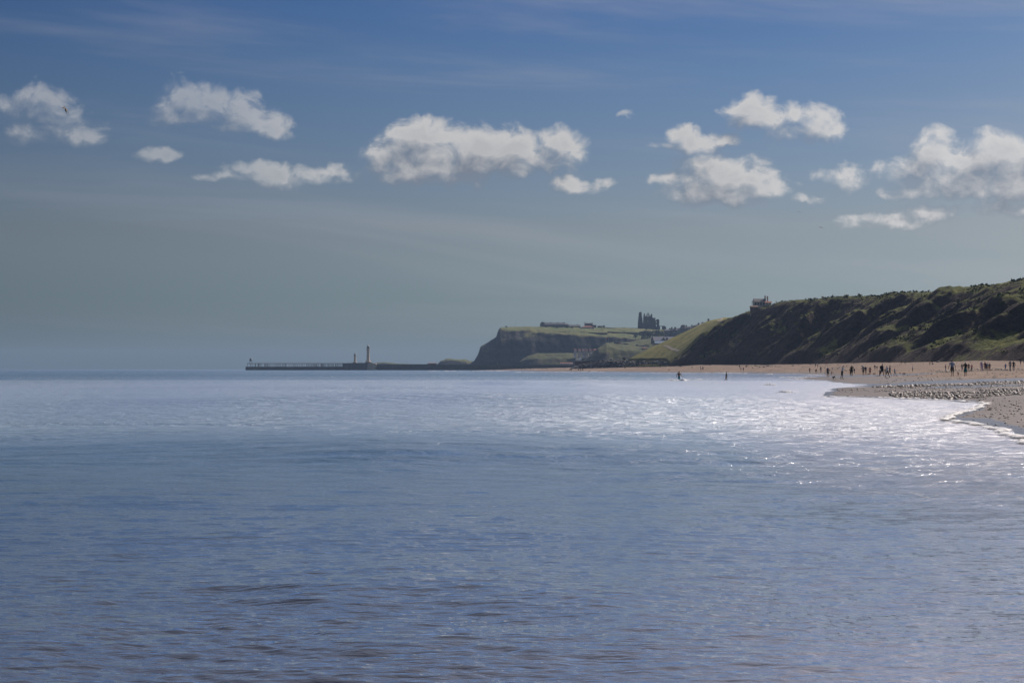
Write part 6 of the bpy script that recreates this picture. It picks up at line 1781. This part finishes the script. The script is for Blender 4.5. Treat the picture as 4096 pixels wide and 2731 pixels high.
def breaker(px0, px1, py, h_px, depth_px, label, seed, tilt=0.0, dens=1.0):
    """a low breaking wave: a ridge of tumbling white water"""
    Yb = EYE * F / (py - HZ)
    kk = Yb / F
    L = (px1 - px0) * kk; H = h_px * 1.05 * kk
    n1 = max(24, min(160, int((px1 - px0) * .8))); n2 = 15
    uu = np.linspace(0, 1, n1); vv = np.linspace(-1, 1, n2)
    Ug, Vg = np.meshgrid(uu, vv, indexing='ij')
    X0 = (px0 - 2048) * kk
    env = np.sin(np.pi * uu) ** .35 * np.clip(.75 + .7 * fbm(uu * L / (H * 5) + seed, uu * 0 + .5, 3, seed), .12, 1.3)
    W = H * 2.6
    Xb = X0 + Ug * L; Yg_ = Yb + Vg * W + fbm(Ug * L / (H * 3), Ug * 0 + seed, 3, seed + 1) * H * 1.2 + (Ug - .5) * tilt * L
    prof = np.where(Vg < -.1, np.exp(-((Vg + .1) / .33) ** 2), np.exp(-((Vg + .1) / .62) ** 2))
    Zb = H * env[:, None] * prof + fbm(Xb / (H * .5), Yg_ / (H * .5), 3, seed + 2) * H * .16 * prof
    cov_ = np.clip(.30 + prof * env[:, None] * dens + .45 * fbm(Xb / (H * 1.5), Yg_ / (H * 1.2), 3, seed + 4) - .15, 0, 1) * sstep(0.0, .25, prof * env[:, None])
    o = link('breaking_wave', np_mesh('breaking_wave', np.stack([Xb, Yg_, Zb - .02], -1), grid_quads(n1, n2), None, foam_m, True, {'cover': cov_}))
    tag(o, label, None, None, 'stuff')
breaker(2655, 2760, 1526, 11, 0, 'white water breaking in front of the bather', 31)
breaker(2735, 2842, 1521, 10, 0, 'curling white wave right of the bather', 32)
breaker(3052, 3108, 1541, 7, 0, 'small bright breaker in the shallows', 33, .1)
breaker(3085, 3190, 1531, 5, 0, 'flat sheet of white water near the sand spit', 34)
breaker(3098, 3210, 1571, 9, 0, 'small breaker below the sand spit', 35, .1)
breaker(3130, 3200, 1580, 4, 0, 'short line of foam below the small breaker', 36)
breaker(3110, 3280, 1510, 5, 0, 'long white wash at the tip of the sand spit', 37)
breaker(3130, 3230, 1517, 3, 0, 'second white wash at the tip of the sand spit', 38)
breaker(3060, 3092, 1498, 4, 0, 'tiny whitecap offshore of the far waterline', 39)
breaker(3215, 3290, 1500, 3, 0, 'white wash behind the wading walkers', 40)
for i, (a_, c_, py_) in enumerate(((2040, 2150, 1489.5), (2140, 2300, 1488.8), (1880, 2040, 1484.6), (1710, 1760, 1484.6), (1770, 1850, 1484.9), (2300, 2420, 1487.5), (2560, 2800, 1491.6), (2800, 2960, 1492.0), (2880, 2990, 1494))):
    breaker(a_, c_, py_, 2.0 + (i % 3) * .6, 0, 'thin white line of surf along the distant beach', 50 + i, 0, 1.1)

# ------------------------------------------------------------------ haze over the whole bay
def box_mesh(name, lo, hi, mat=None):
    x0, y0, z0 = lo; x1, y1, z1 = hi
    v = [(x0, y0, z0), (x1, y0, z0), (x1, y1, z0), (x0, y1, z0), (x0, y0, z1), (x1, y0, z1), (x1, y1, z1), (x0, y1, z1)]
    q = [(0, 3, 2, 1), (4, 5, 6, 7), (0, 1, 5, 4), (1, 2, 6, 5), (2, 3, 7, 6), (3, 0, 4, 7)]
    return np_mesh(name, v, q, None, mat, False)
hz_mat = bpy.data.materials.new('haze')
hz_mat.use_nodes = True
ht = NT(hz_mat.node_tree)
ht.n.clear()
h_out = ht.new('ShaderNodeOutputMaterial')
pv = ht.new('ShaderNodeVolumePrincipled')
pv.inputs['Color'].default_value = (0.42, 0.62, 0.92, 1)
pv.inputs['Density'].default_value = 0.000065
pv.inputs['Anisotropy'].default_value = 0.0
ht.l.new(pv.outputs[0], h_out.inputs['Volume'])
haze = link('haze', box_mesh('haze', (-9400, -400, -4.0), (9400, 9600, 92.0), hz_mat))
tag(haze, 'thin blue sea haze over the bay', None, None, 'stuff')
